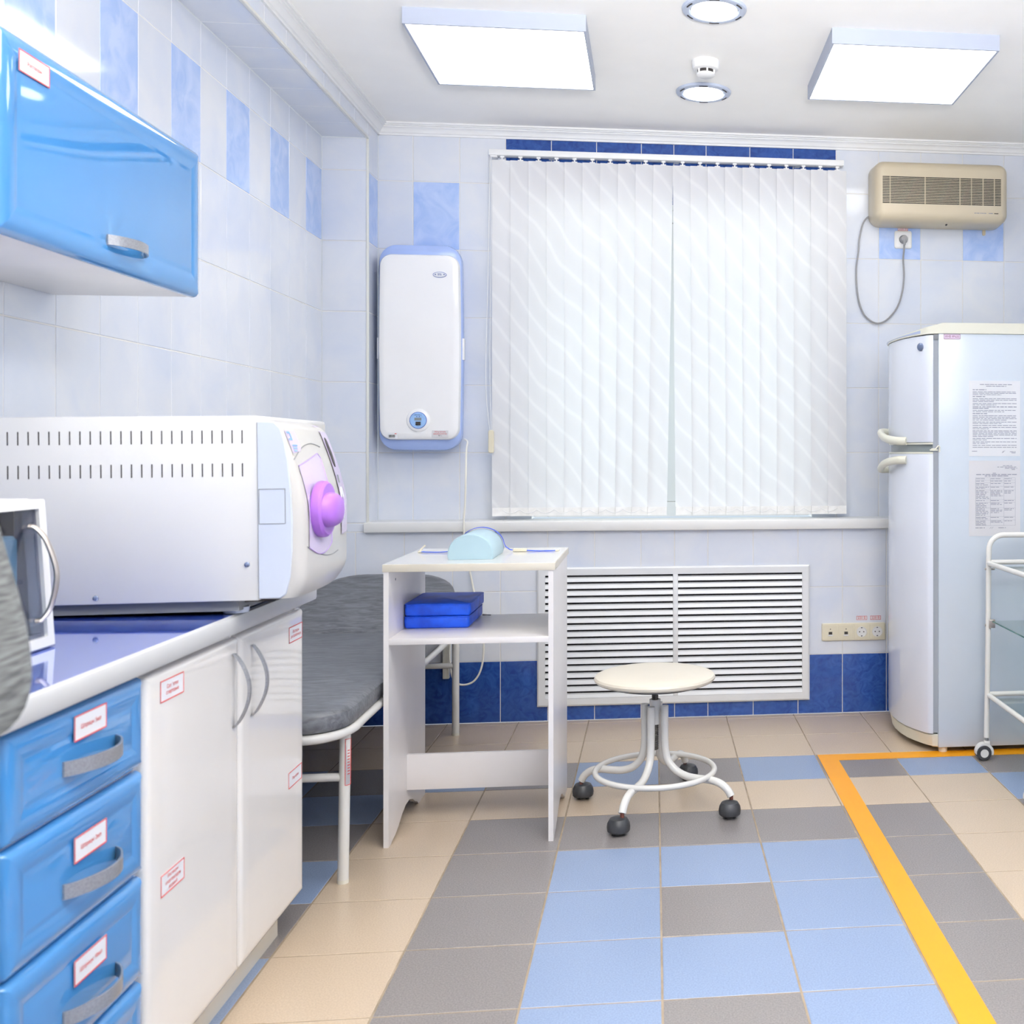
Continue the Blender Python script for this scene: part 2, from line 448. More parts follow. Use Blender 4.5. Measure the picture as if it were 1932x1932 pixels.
# window: frame, mullions, panes
wf = MB()
for (a, b, c, d) in ((W0, W0 + .06, WB, WT), (W1 - .06, W1, WB, WT), (W0 + .06, W1 - .06, WB, WB + .07), (W0 + .06, W1 - .06, WT - .06, WT), (.05, .13, WB + .07, WT - .06), (W0 + .06, .05, 1.95, 2.0)):
    wf.box(a, b, YN + .10, YN + .16, c, d, .006)
for a, b in ((W0 - .012, W0), (W1, W1 + .012)): wf.box(a, b, YN + .0005, YN + .16, WB, WT)
wf.box(W0, W1, YN + .0005, YN + .16, WT, WT + .012)
win = struct(wf.build('window_1', 'pvc'))
for a, b, c, d in ((W0 + .06, .05, WB + .07, 1.95), (W0 + .06, .05, 2.0, WT - .06), (.13, W1 - .06, WB + .07, WT - .06)):
    MB().box(a, b, YN + .125, YN + .131, c, d).build('pane', 'glass', win, smooth=0)

# ------------------------------------------------------------------ ceiling fixtures
def ceiling_panel(cx_, y0, label):
    s = .595
    t = thing('ceiling_panel_light', label, 'ceiling light', (cx_, y0 + s / 2, ZC - .055), 'square surface-mounted ceiling lights')
    h = MB()
    for a, b, c, d in ((cx_ - s / 2, cx_ + s / 2, y0, y0 + .008), (cx_ - s / 2, cx_ + s / 2, y0 + s - .008, y0 + s), (cx_ - s / 2, cx_ - s / 2 + .008, y0 + .008, y0 + s - .008), (cx_ + s / 2 - .008, cx_ + s / 2, y0 + .008, y0 + s - .008)):
        h.box(a, b, c, d, ZC - .055, ZC)
    h.build('housing', 'lamp_body', t)
    MB().box(cx_ - s / 2 + .008, cx_ + s / 2 - .008, y0 + .008, y0 + s - .008, ZC - .053, ZC - .04).build('diffuser', 'lamp_panel', t)
    return t
ceiling_panel(-.524, 3.647, 'square white glowing light panel on the ceiling left of the round lamps')
ceiling_panel(.906, 3.655, 'square white glowing light panel on the ceiling above the beige wall heater')

def downlight(x, y, r, label):
    t = thing('downlight', label, 'ceiling lamp', (x, y, ZC - .01), 'round recessed ceiling lamps')
    ring = MB()
    ring.disc(x, y, [(r, 0), (r, .004), (r * .97, .009), (r * .80, .012), (r * .76, .010), (r * .76, 0)], fdown(ZC), 40)
    o = ring.build('ring', 'lamp_ring', t)
    for k in range(6):
        sl = MB()
        a0 = 2 * PI * k / 6 + .3
        sl.loft([[(x + rr_ * math.cos(a), y + rr_ * math.sin(a), ZC - .0125 - zz) for rr_, zz in ((r * .86, 0), (r * .9, 0), (r * .9, -.003), (r * .86, -.003))] for a in [a0 + .35 * i / 5 for i in range(6)]])
        sl.build('slot', 'print_black', o)
    MB().disc(x, y, [(r * .72, .008), (r * .72, .0125), (r * .6, .014)], fdown(ZC), 40).build('lamp_lens', 'lamp_round', t)
    return t
downlight(.197, 3.545, .107, 'round recessed ceiling lamp cut by the top edge of the photo')
downlight(.199, 4.37, .112, 'round recessed ceiling lamp nearest the window, behind the smoke detector')
t = thing('smoke_detector', 'small white round smoke detector between the two round ceiling lamps', 'smoke detector', (.192, 4.03, ZC - .06))
MB().disc(.192, 4.03, [(.052, 0), (.052, .004), (.05, .022), (.047, .03), (.036, .034), (.001, .034)], fdown(ZC), 32).build('base', 'plaster', t)
MB().disc(.192, 4.03, [(.031, .034), (.031, .046), (.001, .046)], fdown(ZC), 32).build('sensor_gap', 'print_black', t)
ck = MB(); ck.disc(.192, 4.03, [(.034, .046), (.034, .053), (.026, .058), (.001, .058)], fdown(ZC), 32)
for k in range(6):
    a = 2 * PI * k / 6 - PI / 2 + .12
    ck.box(.192 + .0325 * math.cos(a) - .003, .192 + .0325 * math.cos(a) + .003, 4.03 + .0325 * math.sin(a) - .003, 4.03 + .0325 * math.sin(a) + .003, ZC - .048, ZC - .032)
ck.build('sensor_cap', 'plaster', t)

# ------------------------------------------------------------------ vertical blind
YV = YN - .075
t = thing('vertical_blind', 'closed white vertical blind with wavy pattern hanging across the window', 'blind', (.075, YV, .893))
mb = MB(); mb.box(-.726, .866, YV - .022, YV + .022, 2.492, 2.518, .003); mb.box(-.722, -.69, YV - .02, YV + .02, 2.484, 2.492, .002)
for x in (-.46, .1, .66): mb.box(x - .012, x + .012, YV + .022, YN - .0008, 2.50, 2.516)
mb.build('head_rail', 'plaster', t)
def vane_mesh(x, w, ang, dx=0.0):
    ca, sa = math.cos(ang), math.sin(ang)
    mb = MB(); n = 6
    for zb, zt in ((.93, 2.474),):
        rows = []
        for z in (zb, 1.2, 1.6, 2.0, 2.3, zt):
            ft = (z - .9) / 1.57
            r = []
            for k in range(n + 1):
                u = -w / 2 + w * k / n
                bow = .004 * (1 - (2 * u / w) ** 2)
                r.append((x + dx * (1 - ft) + u * ca, YV + u * sa - bow, z))
            rows.append(mb.ring(r))
        for a, b in zip(rows[:-1], rows[1:]): mb.bridge(a, b, closed=False)
    return mb
for side, n0, xa, xb in (('l', 10, -.67, .0415), ('r', 10, .128, .838)):
    for k in range(10):
        x = xa + (xb - xa) * k / 9
        dx = 0.0
        if side == 'l': dx = -.028 * (k / 9.0) ** 3
        else: dx = .012 * (1 - k / 9.0) ** 3
        v = vane_mesh(x, .089, math.radians(7), dx).build('vane', 'vane', t, recalc=False)
        xb_ = x + dx
        hm = MB(); ca, sa = math.cos(math.radians(7)), math.sin(math.radians(7))
        hm.loft([[(xb_ + u * ca + q * sa, YV + u * sa - .0025 - q * ca, z) for u, q in ((-.043, -.003), (.043, -.003), (.043, .003), (-.043, .003))] for z in (.893, .93)])
        hm.build('hem_weight', 'vane_hem', v)
        hk = MB(); hk.box(x - .003, x + .003, YV - .003, YV + .003, 2.474, 2.494); hk.box(x - .012, x + .012, YV - .004, YV + .004, 2.472, 2.478, .001); hk.box(x - .009, x + .009, YV - .006, YV + .006, 2.485, 2.493, .001)
        hk.build('carrier_hook', 'plaster', v)
mb = MB()
for side, xa, xb in ((0, -.67, .0415 - .028), (1, .14, .838)):
    for yo in (-.012,):
        pts = []
        for k in range(9):
            x = xa + (xb - xa) * k / 9
            for q in range(5):
                pts.append((x + (xb - xa) / 9 * q / 4, YV + yo, .921 - .016 * math.sin(PI * q / 4)))
        mb.tube(pts, .0012, 5)
mb.build('link_chain', 'plaster', t)
mb = MB(); mb.tube(spline([(-.715, YV - .02, 2.49), (-.716, YV - .018, 2.1), (-.722, YV - .015, 1.6), (-.716, YV - .018, 1.27)], 10), .0014, 5)
mb.tube(spline([(-.722, YV - .008, 2.49), (-.73, YV - .01, 2.0), (-.74, YV - .012, 1.5), (-.722, YV - .018, 1.27)], 12), .0016, 5)
ch = mb.build('pull_chain', 'plaster', t)
mb = MB(); mb.plate(-.716, 1.224, .024, .102, .009, [(0, .002), (.002, 0), (.012, 0), (.015, .003)], fnegY(YV - .01)); mb.build('chain_weight', 'cream_plastic', t)

# ------------------------------------------------------------------ air recirculator on the niche wall
t = thing('air_recirculator', 'tall white wall-mounted air purifier with pale blue surround left of the window', 'air purifier', (-1.02, YN, 1.19))
mb = MB(); f = fnegY(YN)
mb.plate(-1.02, 1.637, .352, .905, .075, [(.001, .012), (.03, .004), (.07, 0), (.088, .004), (.1, .02)], f, 8, bulge=.006)
mb.build('back_tray', 'shell_blue', t)
mb = MB(); mb.plate(-1.018, 1.636, .334, .81, .05, [(.07, 0), (.112, 0), (.122, .004), (.127, .014), (.128, .03)], f, 8, bulge=.006)
cover = mb.build('front_cover', 'shell_white', t)
for x in (-1.200, -.846):
    mb = MB(); mb.box(x - .006, x + .012, YN - .085, YN - .05, 1.585, 1.68, .003); mb.build('side_clip', 'shell_white', t)
yf = YN - .128
mb = MB(); mb.prism(ell(-.93, 1.952, .029, .0125), fnegY(yf), 0, .002); bd = mb.build('badge', 'dial_ring', t)
mb = MB(); mb.prism(ell(-.93, 1.952, .027, .0108), fnegY(yf), .002, .0028); mb.build('badge_face', 'paper', bd)
mb = MB(); text_into(mb, '99i', .015, fnegY(yf), -.93, 1.952, .0034); text_into(mb, '◄', .008, fnegY(yf), -.949, 1.952, .0034); text_into(mb, '▼', .008, fnegY(yf), -.911, 1.952, .0034)
mb.build('badge_lettering', 'print_blue', bd, smooth=0)
dc = (-1.02, 1.316)
mb = MB(); mb.disc(dc[0], dc[1], [(.052, -.004), (.049, .004), (.046, .006), (.001, .006)], fnegY(yf), 40); dial = mb.build('control_dial', 'shell_white', t)
mb = MB(); mb.disc(dc[0], dc[1], [(.0365, .005), (.0365, .0075), (.001, .0075)], fnegY(yf), 40); mb.build('dial_rim', 'dial_ring', dial)
mb = MB(); mb.disc(dc[0], dc[1], [(.034, .0075), (.034, .0082), (.001, .0082)], fnegY(yf), 40); mb.build('dial_face', 'dial_blue', dial)
mb = MB(); mb.box(dc[0] - .015, dc[0] + .014, yf - .0095, yf - .008, dc[1] - .001, dc[1] + .011); mb.build('dial_display', 'lcd', dial)
mb = MB(); mb.box(dc[0] - .010, dc[0] + .011, yf - .0115, yf - .008, dc[1] - .022, dc[1] - .006, .0005); mb.build('power_switch', 'print_black', dial)
mb = MB(); text_into(mb, 'ДЕЗАР-3', .0075, fnegY(yf), dc[0], dc[1] + .0235, .0088); mb.build('dial_lettering', 'print_blue', dial, smooth=0)
mb = MB(); text_into(mb, '●   ●', .006, fnegY(yf), dc[0], dc[1] + .0155, .0088)
mb.build('indicator_marks', 'print_blue', dial, smooth=0)
mb = MB(); text_into(mb, '—', .008, fnegY(yf), dc[0], dc[1] - .029, .0088)
mb.build('dial_dash', 'print_blue', dial, smooth=0)
mb = MB(); mb.box(-.963, -.893, yf - .0015, yf + .004, 1.243, 1.272); stk = mb.build('name_sticker', 'paper_grey', t)
mb = MB(); text_into(mb, 'Облучатель', .0085, fnegY(yf), -.928, 1.266, .002, .05); text_into(mb, 'рециркулятор', .0085, fnegY(yf), -.928, 1.2575, .002, .056); mb.build('sticker_lettering', 'print_red', stk, smooth=0)
mb = MB(); text_into(mb, '№ 1', .0085, fnegY(yf), -.928, 1.249, .002); mb.build('sticker_number', 'print_black', stk, smooth=0)
mb = MB(); mb.box(-1.148, -1.108, yf - .0015, yf + .004, 1.236, 1.262); stk = mb.build('barcode_sticker', 'paper', t)
mb = MB()
xx = -1.144
while xx < -1.118:
    w = random.choice((.0006, .001, .0014)); mb.box(xx, xx + w, yf - .002, yf - .0014, 1.241, 1.253); xx += w + random.choice((.0007, .0012))
mb.build('barcode', 'print_black', stk, smooth=0)
MB().box(-1.12, -1.112, yf - .002, yf - .0014, 1.256, 1.259).build('red_mark', 'print_red', stk, smooth=0)
# its cable: hangs in front of the ledge, loops behind the stand and the couch leg
mb = MB()
yw = YB - .036
mb.tube(spline([(-.838, YN - .05, 1.235), (-.822, YN - .07, 1.222), (-.818, YN - .12, 1.184), (-.806, yw, 1.07), (-.809, yw, .956), (-.814, yw, .887), (-.812, yw, .818), (-.80, yw + .01, .72), (-.791, YB - .02, .661), (-.782, YB - .02, .616), (-.771, YB - .03, .57), (-.745, YB - .06, .478), (-.729, YB - .06, .387), (-.729, YB - .06, .296), (-.745, YB - .06, .228), (-.778, YB - .06, .188), (-.827, YB - .06, .182), (-.86, YB - .05, .215), (-.872, YB - .05, .30), (-.876, YB - .045, .40), (-.95, YB - .02, .43)], 8), .0042, 8)
tag(mb.build('power_cable', 'cable_white'), 'thin white cable hanging from the air purifier past the window ledge', 'cable')

# ------------------------------------------------------------------ heater with cord, single socket
t = thing('wall_heater', 'beige wall heater with dark slotted grille, high right of the blind', 'heater', (1.309, YN, 2.24))
f = fnegY(YN)
mb = MB(); mb.plate(1.315, 2.372, .64, .288, .05, [(.001, .006), (.02, .0), (.12, .006), (.145, .016), (.158, .032), (.160, .045)], f, 6); mb.build('casing', 'heater_cream', t)
yh = YN - .160
mb = MB(); cols = [(440, 512), (520, 870), (880, 1230), (1240, 1350), (1358, 1470), (1480, 1588), (1598, 1662)]
gx0, gx1, gz0, gz1 = 1.033, 1.588, 2.314, 2.432
for r in range(17):
    z = gz0 + (gz1 - gz0) * r / 16
    for a, b in cols:
        x0 = gx0 + (gx1 - gx0) * (a - 440) / 1222; x1 = gx0 + (gx1 - gx0) * (b - 440) / 1222
        mb.box(x0, x1, yh - .0012, yh + .003, z - .0019, z + .0019)
mb.build('grille', 'dark_gap', t, smooth=0)
mb = MB()
for a, b in ((1.462, 1.472), (1.474, 1.486), (1.49, 1.496), (1.498, 1.506), (1.508, 1.518), (1.53, 1.55)): mb.box(a, b, yh - .0008, yh + .003, 2.2745, 2.2775)
mb.build('maker_lettering', 'print_grey', t, smooth=0)
MB().box(1.556, 1.576, yh - .0008, yh + .003, 2.274, 2.2775).build('maker_mark', 'print_black', t, smooth=0)
mb = MB(); mb.plate(1.555, 2.222, .015, .034, .006, [(.004, 0), (.009, 0)], f); mb.build('bracket_tab', 'heater_cream', t)
MB().disc(1.345, 2.2305, [(.004, .10), (.004, .11)], fnegY(YN), 12).build('pilot_lamp', 'print_black', t)
t = thing('heater_cord', 'grey cord looping down from the beige heater into the wall socket', 'cord', (1.162, YN, 1.78))
yc = YN - .012
pts = [(1.01, yc - .02, 2.287)] + [(x, yc, z) for x, z in [(.975, 2.256), (.954, 2.176), (.949, 2.114), (.939, 2.027), (.944, 1.928), (.96, 1.854), (.99, 1.805), (1.038, 1.781), (1.088, 1.801), (1.134, 1.857), (1.159, 1.932), (1.167, 2.006), (1.163, 2.081)]] + [(1.162, yc - .018, 2.12), (1.162, yc - .028, 2.155)]
MB().tube(spline(pts, 8), .0042, 8).build('cable', 'cable_grey', t)
mb = MB(); mb.disc(1.163, 2.176, [(.0175, .014), (.0175, .034), (.014, .042), (.001, .043)], fnegY(YN), 24); mb.tube([(1.162, YN - .04, 2.17), (1.162, YN - .044, 2.145)], .008, 10, r_end=.005)
mb.build('plug', 'cable_grey', t)
t = thing('wall_socket', 'single white wall socket with grey plug on the sky blue tile under the heater', 'socket', (1.164, YN, 2.135))
mb = MB(); mb.plate(1.164, 2.177, .083, .083, .01, [(0.0005, 0), (.006, 0), (.009, .003)], fnegY(YN)); mb.build('frame', 'pvc', t)
mb = MB(); mb.plate(1.164, 2.177, .066, .066, .004, [(.008, 0), (.0105, .001)], fnegY(YN)); mb.build('cover', 'shell_white', t)
mb = MB(); mb.disc(1.164, 2.177, [(.0205, .0105), (.0205, .0115), (.001, .0115)], fnegY(YN), 28); mb.build('well', 'gasket', t)

def volt_sticker(u, v, f, label, w=.048, h=.018):
    p = f(u, v, 0)
    t = thing('voltage_sticker', label, 'sticker', p, '220 volt stickers')
    mb = MB(); mb.prism([(u - w / 2, v - h / 2), (u + w / 2, v - h / 2), (u + w / 2, v + h / 2), (u - w / 2, v + h / 2)], f, .0003, .0009); mb.build('backing', 'paper', t)
    mb = MB(); text_into(mb, '220 В', h * .85, f, u, v, .0014, w * .84); frame_lines(mb, u - w / 2, u + w / 2, v - h / 2, v + h / 2, .0015, f, .0008, .0013); mb.build('lettering', 'print_red', t, smooth=0)
volt_sticker(1.164, 2.2285, fnegY(YN), 'small red 220 volt sticker above the single socket under the heater')
volt_sticker(.934, .4265, fnegY(YB), 'red 220 volt sticker above the left of two round sockets')
volt_sticker(.998, .4265, fnegY(YB), 'red 220 volt sticker above the rightmost round socket beside the refrigerator')

t = thing('socket_strip', 'cream four-gang strip with two data jacks and two round sockets', 'socket', (.896, YB, .326))
fY = fnegY(YB)
mb = MB(); mb.plate(.896, .3655, .292, .079, .006, [(.0005, 0), (.007, 0), (.010, .003)], fY); mb.build('frame', 'cream_plastic', t)
for k in range(4):
    cu = .896 + (k - 1.5) * .0715; cv = .3655
    mb = MB(); mb.plate(cu, cv, .066, .064, .002, [(.009, 0), (.0115, .001)], fY); p = mb.build('data_socket' if k < 2 else 'power_socket', 'cream_plastic', t)
    if k < 2:
        mb = MB(); mb.box(cu - .008, cu + .008, YB - .013, YB - .011, cv - .010, cv + .002); mb.box(cu - .002, cu + .002, YB - .0125, YB - .011, cv + .012, cv + .016)
        mb.build('jack', 'print_black', p, smooth=0)
        MB().box(cu - .011, cu + .011, YB - .014, YB - .011, cv - .017, cv - .0105).build('jack_flap', 'pvc', p)
    else:
        mb = MB(); mb.disc(cu, cv, [(.0235, .0115), (.0235, .014), (.021, .014), (.020, .0118), (.001, .0116)], fY, 32); mb.build('well', 'pvc', p)
        mb = MB()
        for dx in (-.0095, .0095): mb.disc(cu + dx, cv, [(.0028, .0115), (.0028, .0126)], fY, 10)
        for dz in (-.0185, .0185): mb.box(cu - .003, cu + .003, YB - .0145, YB - .0118, cv + dz - .0018, cv + dz + .0018)
        mb.build('contact_hole', 'print_black', p)

# ------------------------------------------------------------------ radiator grille
t = thing('radiator_grille', 'wide silver louvred radiator grille set in the wall below the window ledge', 'grille', (.093, YB, .065))
mb = MB(); gx0, gx1, gz0, gz1 = -.507, .694, .065, .672
def angled_frame(mb, x0, x1, z0, z1, w, y0, y1):
    o = [(x0, z0), (x1, z0), (x1, z1), (x0, z1)]; i = [(x0 + w, z0 + w), (x1 - w, z0 + w), (x1 - w, z1 - w), (x0 + w, z1 - w)]
    m = [(x0 + w * .2, z0 + w * .2), (x1 - w * .2, z0 + w * .2), (x1 - w * .2, z1 - w * .2), (x0 + w * .2, z1 - w * .2)]
    R = [mb.ring([(u, y, v) for u, v in q]) for q, y in ((o, y0), (o, y1 + .004), (m, y1), (i, y1), (i, y0))]
    for a, b in zip(R[:-1], R[1:]): mb.bridge(a, b)
angled_frame(mb, gx0, gx1, gz0, gz1, .034, YB - .0015, YB - .016)
mb.build('frame', 'alu', t, smooth=20)
MB().box(.083, .105, YB - .015, YB - .002, gz0 + .034, gz1 - .034, .002).build('centre_bar', 'alu', t)
MB().box(gx0 + .03, gx1 - .03, YB - .003, YB - .0015, gz0 + .03, gz1 - .03).build('dark_void', 'dark_gap', t, smooth=0)
for xa, xb in ((gx0 + .034, .083), (.105, gx1 - .034)):
    mb = MB(); n = 18
    p = (gz1 - gz0 - .068) / n
    for k in range(n):
        z = gz0 + .034 + p * k + .001
        mb.loft([[(x, YB - .015 + y_, z + z_) for y_, z_ in ((0, .0), (.002, -.001), (.0115, p * .64), (.0095, p * .67), (.004, p * .50))] for x in (xa, xb)])
    mb.build('louvre_bank', 'alu', t, smooth=20)

# ------------------------------------------------------------------ white instrument stand
t = thing('instrument_stand', 'tall narrow white laminate stand with shelf and stretcher beside the grey couch', 'table', (-.55, 3.57, 0))
tx0, tx1, ty0, ty1 = -.803, -.298, 3.312, 3.835
arch = [(ty0 + .003, 0), (3.345, 0), (3.352, .004), (3.40, .010), (3.44, .022), (3.49, .043), (3.54, .056), (3.59, .056), (3.64, .042), (3.675, .022), (3.70, .016), (3.725, 0), (ty1 - .005, 0), (ty1 - .005, .821), (ty0 + .003, .821)]
for x0, x1 in ((-.80, -.785), (-.318, -.303)):
    mb = MB(); mb.prism(arch, fposX(x0), 0, x1 - x0); mb.build('side_panel', 'white_lam', t, smooth=20)
mb = MB(); mb.box(tx0, tx1, ty0, ty1, .821, .8435, .0012); tp = mb.build('tabletop', 'lam_edge', t)
MB().box(tx0 + .0015, tx1 - .0015, ty0 + .0015, ty1 - .0015, .8432, .8442).build('top_veneer', 'lam_top', tp, smooth=0)
MB().box(-.785, -.318, ty0 + .004, 3.785, .603, .621, .0008).build('shelf', 'white_lam', t)
MB().box(-.785, -.318, 3.552, 3.568, .098, .211, .0006).build('stretcher', 'white_lam', t)
MB().disc(3.40, .79, [(.004, 0), (.004, .0008)], fposX(-.785), 10).build('screw_cap', 'print_grey', t)

def pad(name, x0, x1, y0, y1, z0, z1, label, zip_=False):
    t = thing(name, label, 'cushion', ((x0 + x1) / 2, (y0 + y1) / 2, z0), 'blue pads on the stand shelf')
    mb = MB(); mb.plate((x0 + x1) / 2, (y0 + y1) / 2, x1 - x0, y1 - y0, .012, [(0, .006), (.004, .001), (.009, 0), (z1 - z0 - .008, 0), (z1 - z0 - .003, .002), (z1 - z0, .007)], fup(z0), 4)
    mb.build('cover', 'foam_blue', t)
    mb = MB(); pts = [(u, v, (z0 + z1) / 2 + (z1 - z0) * .42) for u, v in rr((x0 + x1) / 2, (y0 + y1) / 2, x1 - x0 - .002, y1 - y0 - .002, .012, 4)]
    mb.tube(pts, .0022, 6, closed=True); mb.build('piping', 'foam_blue', t)
    if zip_:
        mb = MB(); mb.box(x1 + .001, x1 + .012, y1 - .022, y1 - .016, z0 + .0005, z0 + .0055, .001); mb.tube([(x1 + .010, y1 - .019, z0 + .003), (x1 + .03, y1 - .022, z0 + .002)], .002, 6); mb.build('zip_pull', 'chrome', t)
pad('foam_pad', -.783, -.582, 3.50, 3.775, .6215, .660, 'bright blue flat pad on the stand shelf, lower of two with zip pull', True)
pad('foam_pad', -.781, -.578, 3.497, 3.78, .6605, .700, 'bright blue flat pad stacked on top of the other blue pad')

# injection pillow
t = thing('arm_pillow', 'pale cyan half-round arm pillow on the white stand', 'pillow', (-.568, 3.545, .8445))
mb = MB(); rings = []
px0, px1, py0, py1, pz = -.638, -.497, 3.43, 3.672, .8445
def pil(y, s):
    cxp, a, hh = (px0 + px1) / 2, (px1 - px0) / 2 * s, .079
    r = [(cxp - a * .95, y, pz), ]
    for k in range(17):
        an = PI - PI * k / 16
        r.append((cxp + a * math.cos(an) * (1 if abs(math.cos(an)) < .98 else 1), y, pz + .010 + (hh - .010) * s * math.sin(an) ** .85))
    r.append((cxp + a * .95, y, pz))
    return r
mb.loft([pil(py0, .955), pil(py0 + .003, .985), pil(py0 + .008, 1), pil(py1 - .008, 1), pil(py1 - .003, .985), pil(py1, .955)])
mb.build('cover', 'pillow_cyan', t)
# tourniquet over the pillow
t = thing('tourniquet', 'blue rubber tourniquet with cream clasp laid over the cyan pillow', 'tourniquet', (-.56, 3.66, .8445))
mb = MB(); pts = [(-.767, 3.682, .8475), (-.745, 3.676, .8465), (-.70, 3.672, .8465), (-.66, 3.668, .851), (-.645, 3.664, .862)]
cxp = (px0 + px1) / 2
for k in range(1, 16):
    an = PI - PI * k / 16
    pts.append((cxp + (px1 - px0 + .007) / 2 * math.cos(an), 3.662, pz + .010 + .0735 * math.sin(an) ** .85))
pts += [(-.490, 3.668, .862), (-.478, 3.678, .852), (-.468, 3.686, .850)]
P = spline(pts, 4)
mb.loft([[(p.x, p.y - .007, p.z - .0005), (p.x, p.y + .007, p.z - .0005), (p.x, p.y + .007, p.z + .0015), (p.x, p.y - .007, p.z + .0015)] for p in P])
mb.build('band', 'band_blue', t)
mb = MB(); mb.box(-.470, -.424, 3.676, 3.696, .845, .855, .003); mb.build('clasp', 'cream_plastic', t)
mb = MB()
for dy in (-.004, .004): mb.tube(spline([(-.424, 3.686 + dy, .848), (-.39, 3.684 + dy, .8463), (-.36, 3.684 - dy, .8463), (-.328, 3.682, .847)], 6), .0018, 6)
mb.build('loop', 'band_blue', t)
mb = MB(); mb.box(-.330, -.318, 3.678, 3.686, .845, .850, .001); mb.build('end_tip', 'cream_plastic', t)
mb = MB(); mb.tube(spline([(-.772, 3.684, .848), (-.768, 3.688, .856), (-.757, 3.694, .868)], 5), .0032, 7); mb.box(-.778, -.764, 3.677, 3.688, .845, .8495, .001); mb.build('end_tag', 'cream_plastic', t)

# ------------------------------------------------------------------ examination couch
t = thing('examination_couch', 'dark grey padded examination couch with raised head on white tube legs', 'couch', (-1.10, 3.8, 0))
cxm, wpad = -1.106, .588
def pad_outline(y0, y1, ins, rf, rb):
    x0, x1 = cxm - wpad / 2 + ins, cxm + wpad / 2 - ins; y0 += ins; y1 -= ins
    rf = max(rf - ins, .002); rb = max(rb - ins, .002); pts = []
    for cx_, cy_, a0, r in ((x1 - rb, y1 - rb, 0, rb), (x0 + rb, y1 - rb, 90, rb), (x0 + rf, y0 + rf, 180, rf), (x1 - rf, y0 + rf, 270, rf)):
        for k in range(9):
            a = math.radians(a0 + 90 * k / 8); pts.append((cx_ + r * math.cos(a), cy_ + r * math.sin(a)))
    return pts
mb = MB(); mb.loft([[(u, v, z) for u, v in pad_outline(2.925, 4.262, i, .12, .012)] for z, i in ((.438, .012), (.441, .004), (.45, 0), (.468, 0), (.482, .004), (.490, .016), (.492, .04))])
mb.build('mattress', 'leather', t)
mb = MB(); rings = []
ang = math.radians(21.5); hy, hz = 4.268, .438
for d, i in ((0, .012), (.004, .004), (.012, 0), (.030, 0), (.044, .004), (.051, .016), (.053, .04)):
    rings.append([(u, hy + (v - hy) * math.cos(ang) - d * math.sin(ang), hz + (v - hy) * math.sin(ang) + d * math.cos(ang)) for u, v in pad_outline(hy, hy + .50, i, .012, .20)])
mb.loft(rings); mb.build('headrest', 'leather', t)
out = [(u, v, .424) for u, v in pad_outline(2.925, 4.262, .012, .12, .012)]
rail = spline([(cxm + .28, 4.66, .424), (cxm + .287, 4.5, .424), (cxm + .287, 3.9, .424), (cxm + .287, 3.2, .424), (cxm + .285, 3.05, .424), (cxm + .245, 2.965, .424), (cxm + .17, 2.938, .424), (cxm, 2.937, .424), (cxm - .17, 2.938, .424), (cxm - .245, 2.965, .424), (cxm - .285, 3.05, .424), (cxm - .287, 3.2, .424), (cxm - .287, 3.9, .424), (cxm - .287, 4.5, .424), (cxm - .28, 4.66, .424)], 6)
mb = MB(); mb.tube(rail, .0135, 10)
mb.cyl((cxm - .28, 4.655, .424), (cxm + .28, 4.655, .424), .0125)
mb.cyl((cxm - .287, 4.25, .424), (cxm + .287, 4.25, .424), .0125)
mb.build('frame', 'tube_white', t)
mb = MB()
for s in (-1, 1): mb.tube([(cxm + s * .22, 4.60, .42), (cxm + s * .22, 4.66, .58)], .009, 8)
mb.build('head_prop', 'tube_white', t)
legs = [(-.846, 3.064), (-.82, 4.601), (cxm - .26, 3.064), (cxm - .26, 4.601)]
for i, (x, y) in enumerate(legs):
    mb = MB(); mb.cyl((x, y, .008), (x + (.006 if i == 0 else 0), y, .424), .0148, seg=18); lg = mb.build('leg', 'tube_white', t)
    MB().cyl((x, y, 0), (x, y, .010), .0155, seg=18).build('foot_cap', 'tube_cream', lg)
    if i == 0:
        mb = MB(); n = 6
        for z0, z1, w in ((.27, .395, 0),):
            mb.loft([[(x + .004 + .0153 * math.cos(a), y + .0153 * math.sin(a), z) for a in [math.radians(-70 + 75 * k / n) for k in range(n + 1)] + [math.radians(5 - 75 * k / n) for k in range(n + 1)]] for z in (z0, z1)])
        stk = mb.build('leg_sticker', 'paper', lg)
        mb = MB()
        for a0 in (-70, 3):
            a = math.radians(a0); mb.tube([(x + .004 + .0156 * math.cos(a), y + .0156 * math.sin(a), .27), (x + .005 + .0156 * math.cos(a), y + .0156 * math.sin(a), .395)], .0008, 5)
        for z in (.27, .395): mb.tube([(x + .004 + .0158 * math.cos(math.radians(q)), y + .0158 * math.sin(math.radians(q)), z) for q in range(-70, 6, 8)], .0008, 5)
        for z in [.30 + .008 * q for q in range(9)]: mb.tube([(x + .004 + .0158 * math.cos(math.radians(q)), y + .0158 * math.sin(math.radians(q)), z) for q in range(-45, -15, 6)], .0012, 5)
        mb.build('sticker_print', 'print_red', stk)
for y, xr in ((3.064, -.846), (4.601, -.82)):
    mb = MB(); mb.cyl((cxm - .26, y, .289), (xr, y, .289), .0115); mb.build('crossbar', 'tube_white', t)
MB().box(-.905, -.878, YB - .03, YB - .002, .20, .36, .003).build('junction_box', 'tube_cream', thing('cable_trunking', 'short white vertical cable trunking on the wall behind the couch leg', 'cable trunking', (-.89, YB, .2)))

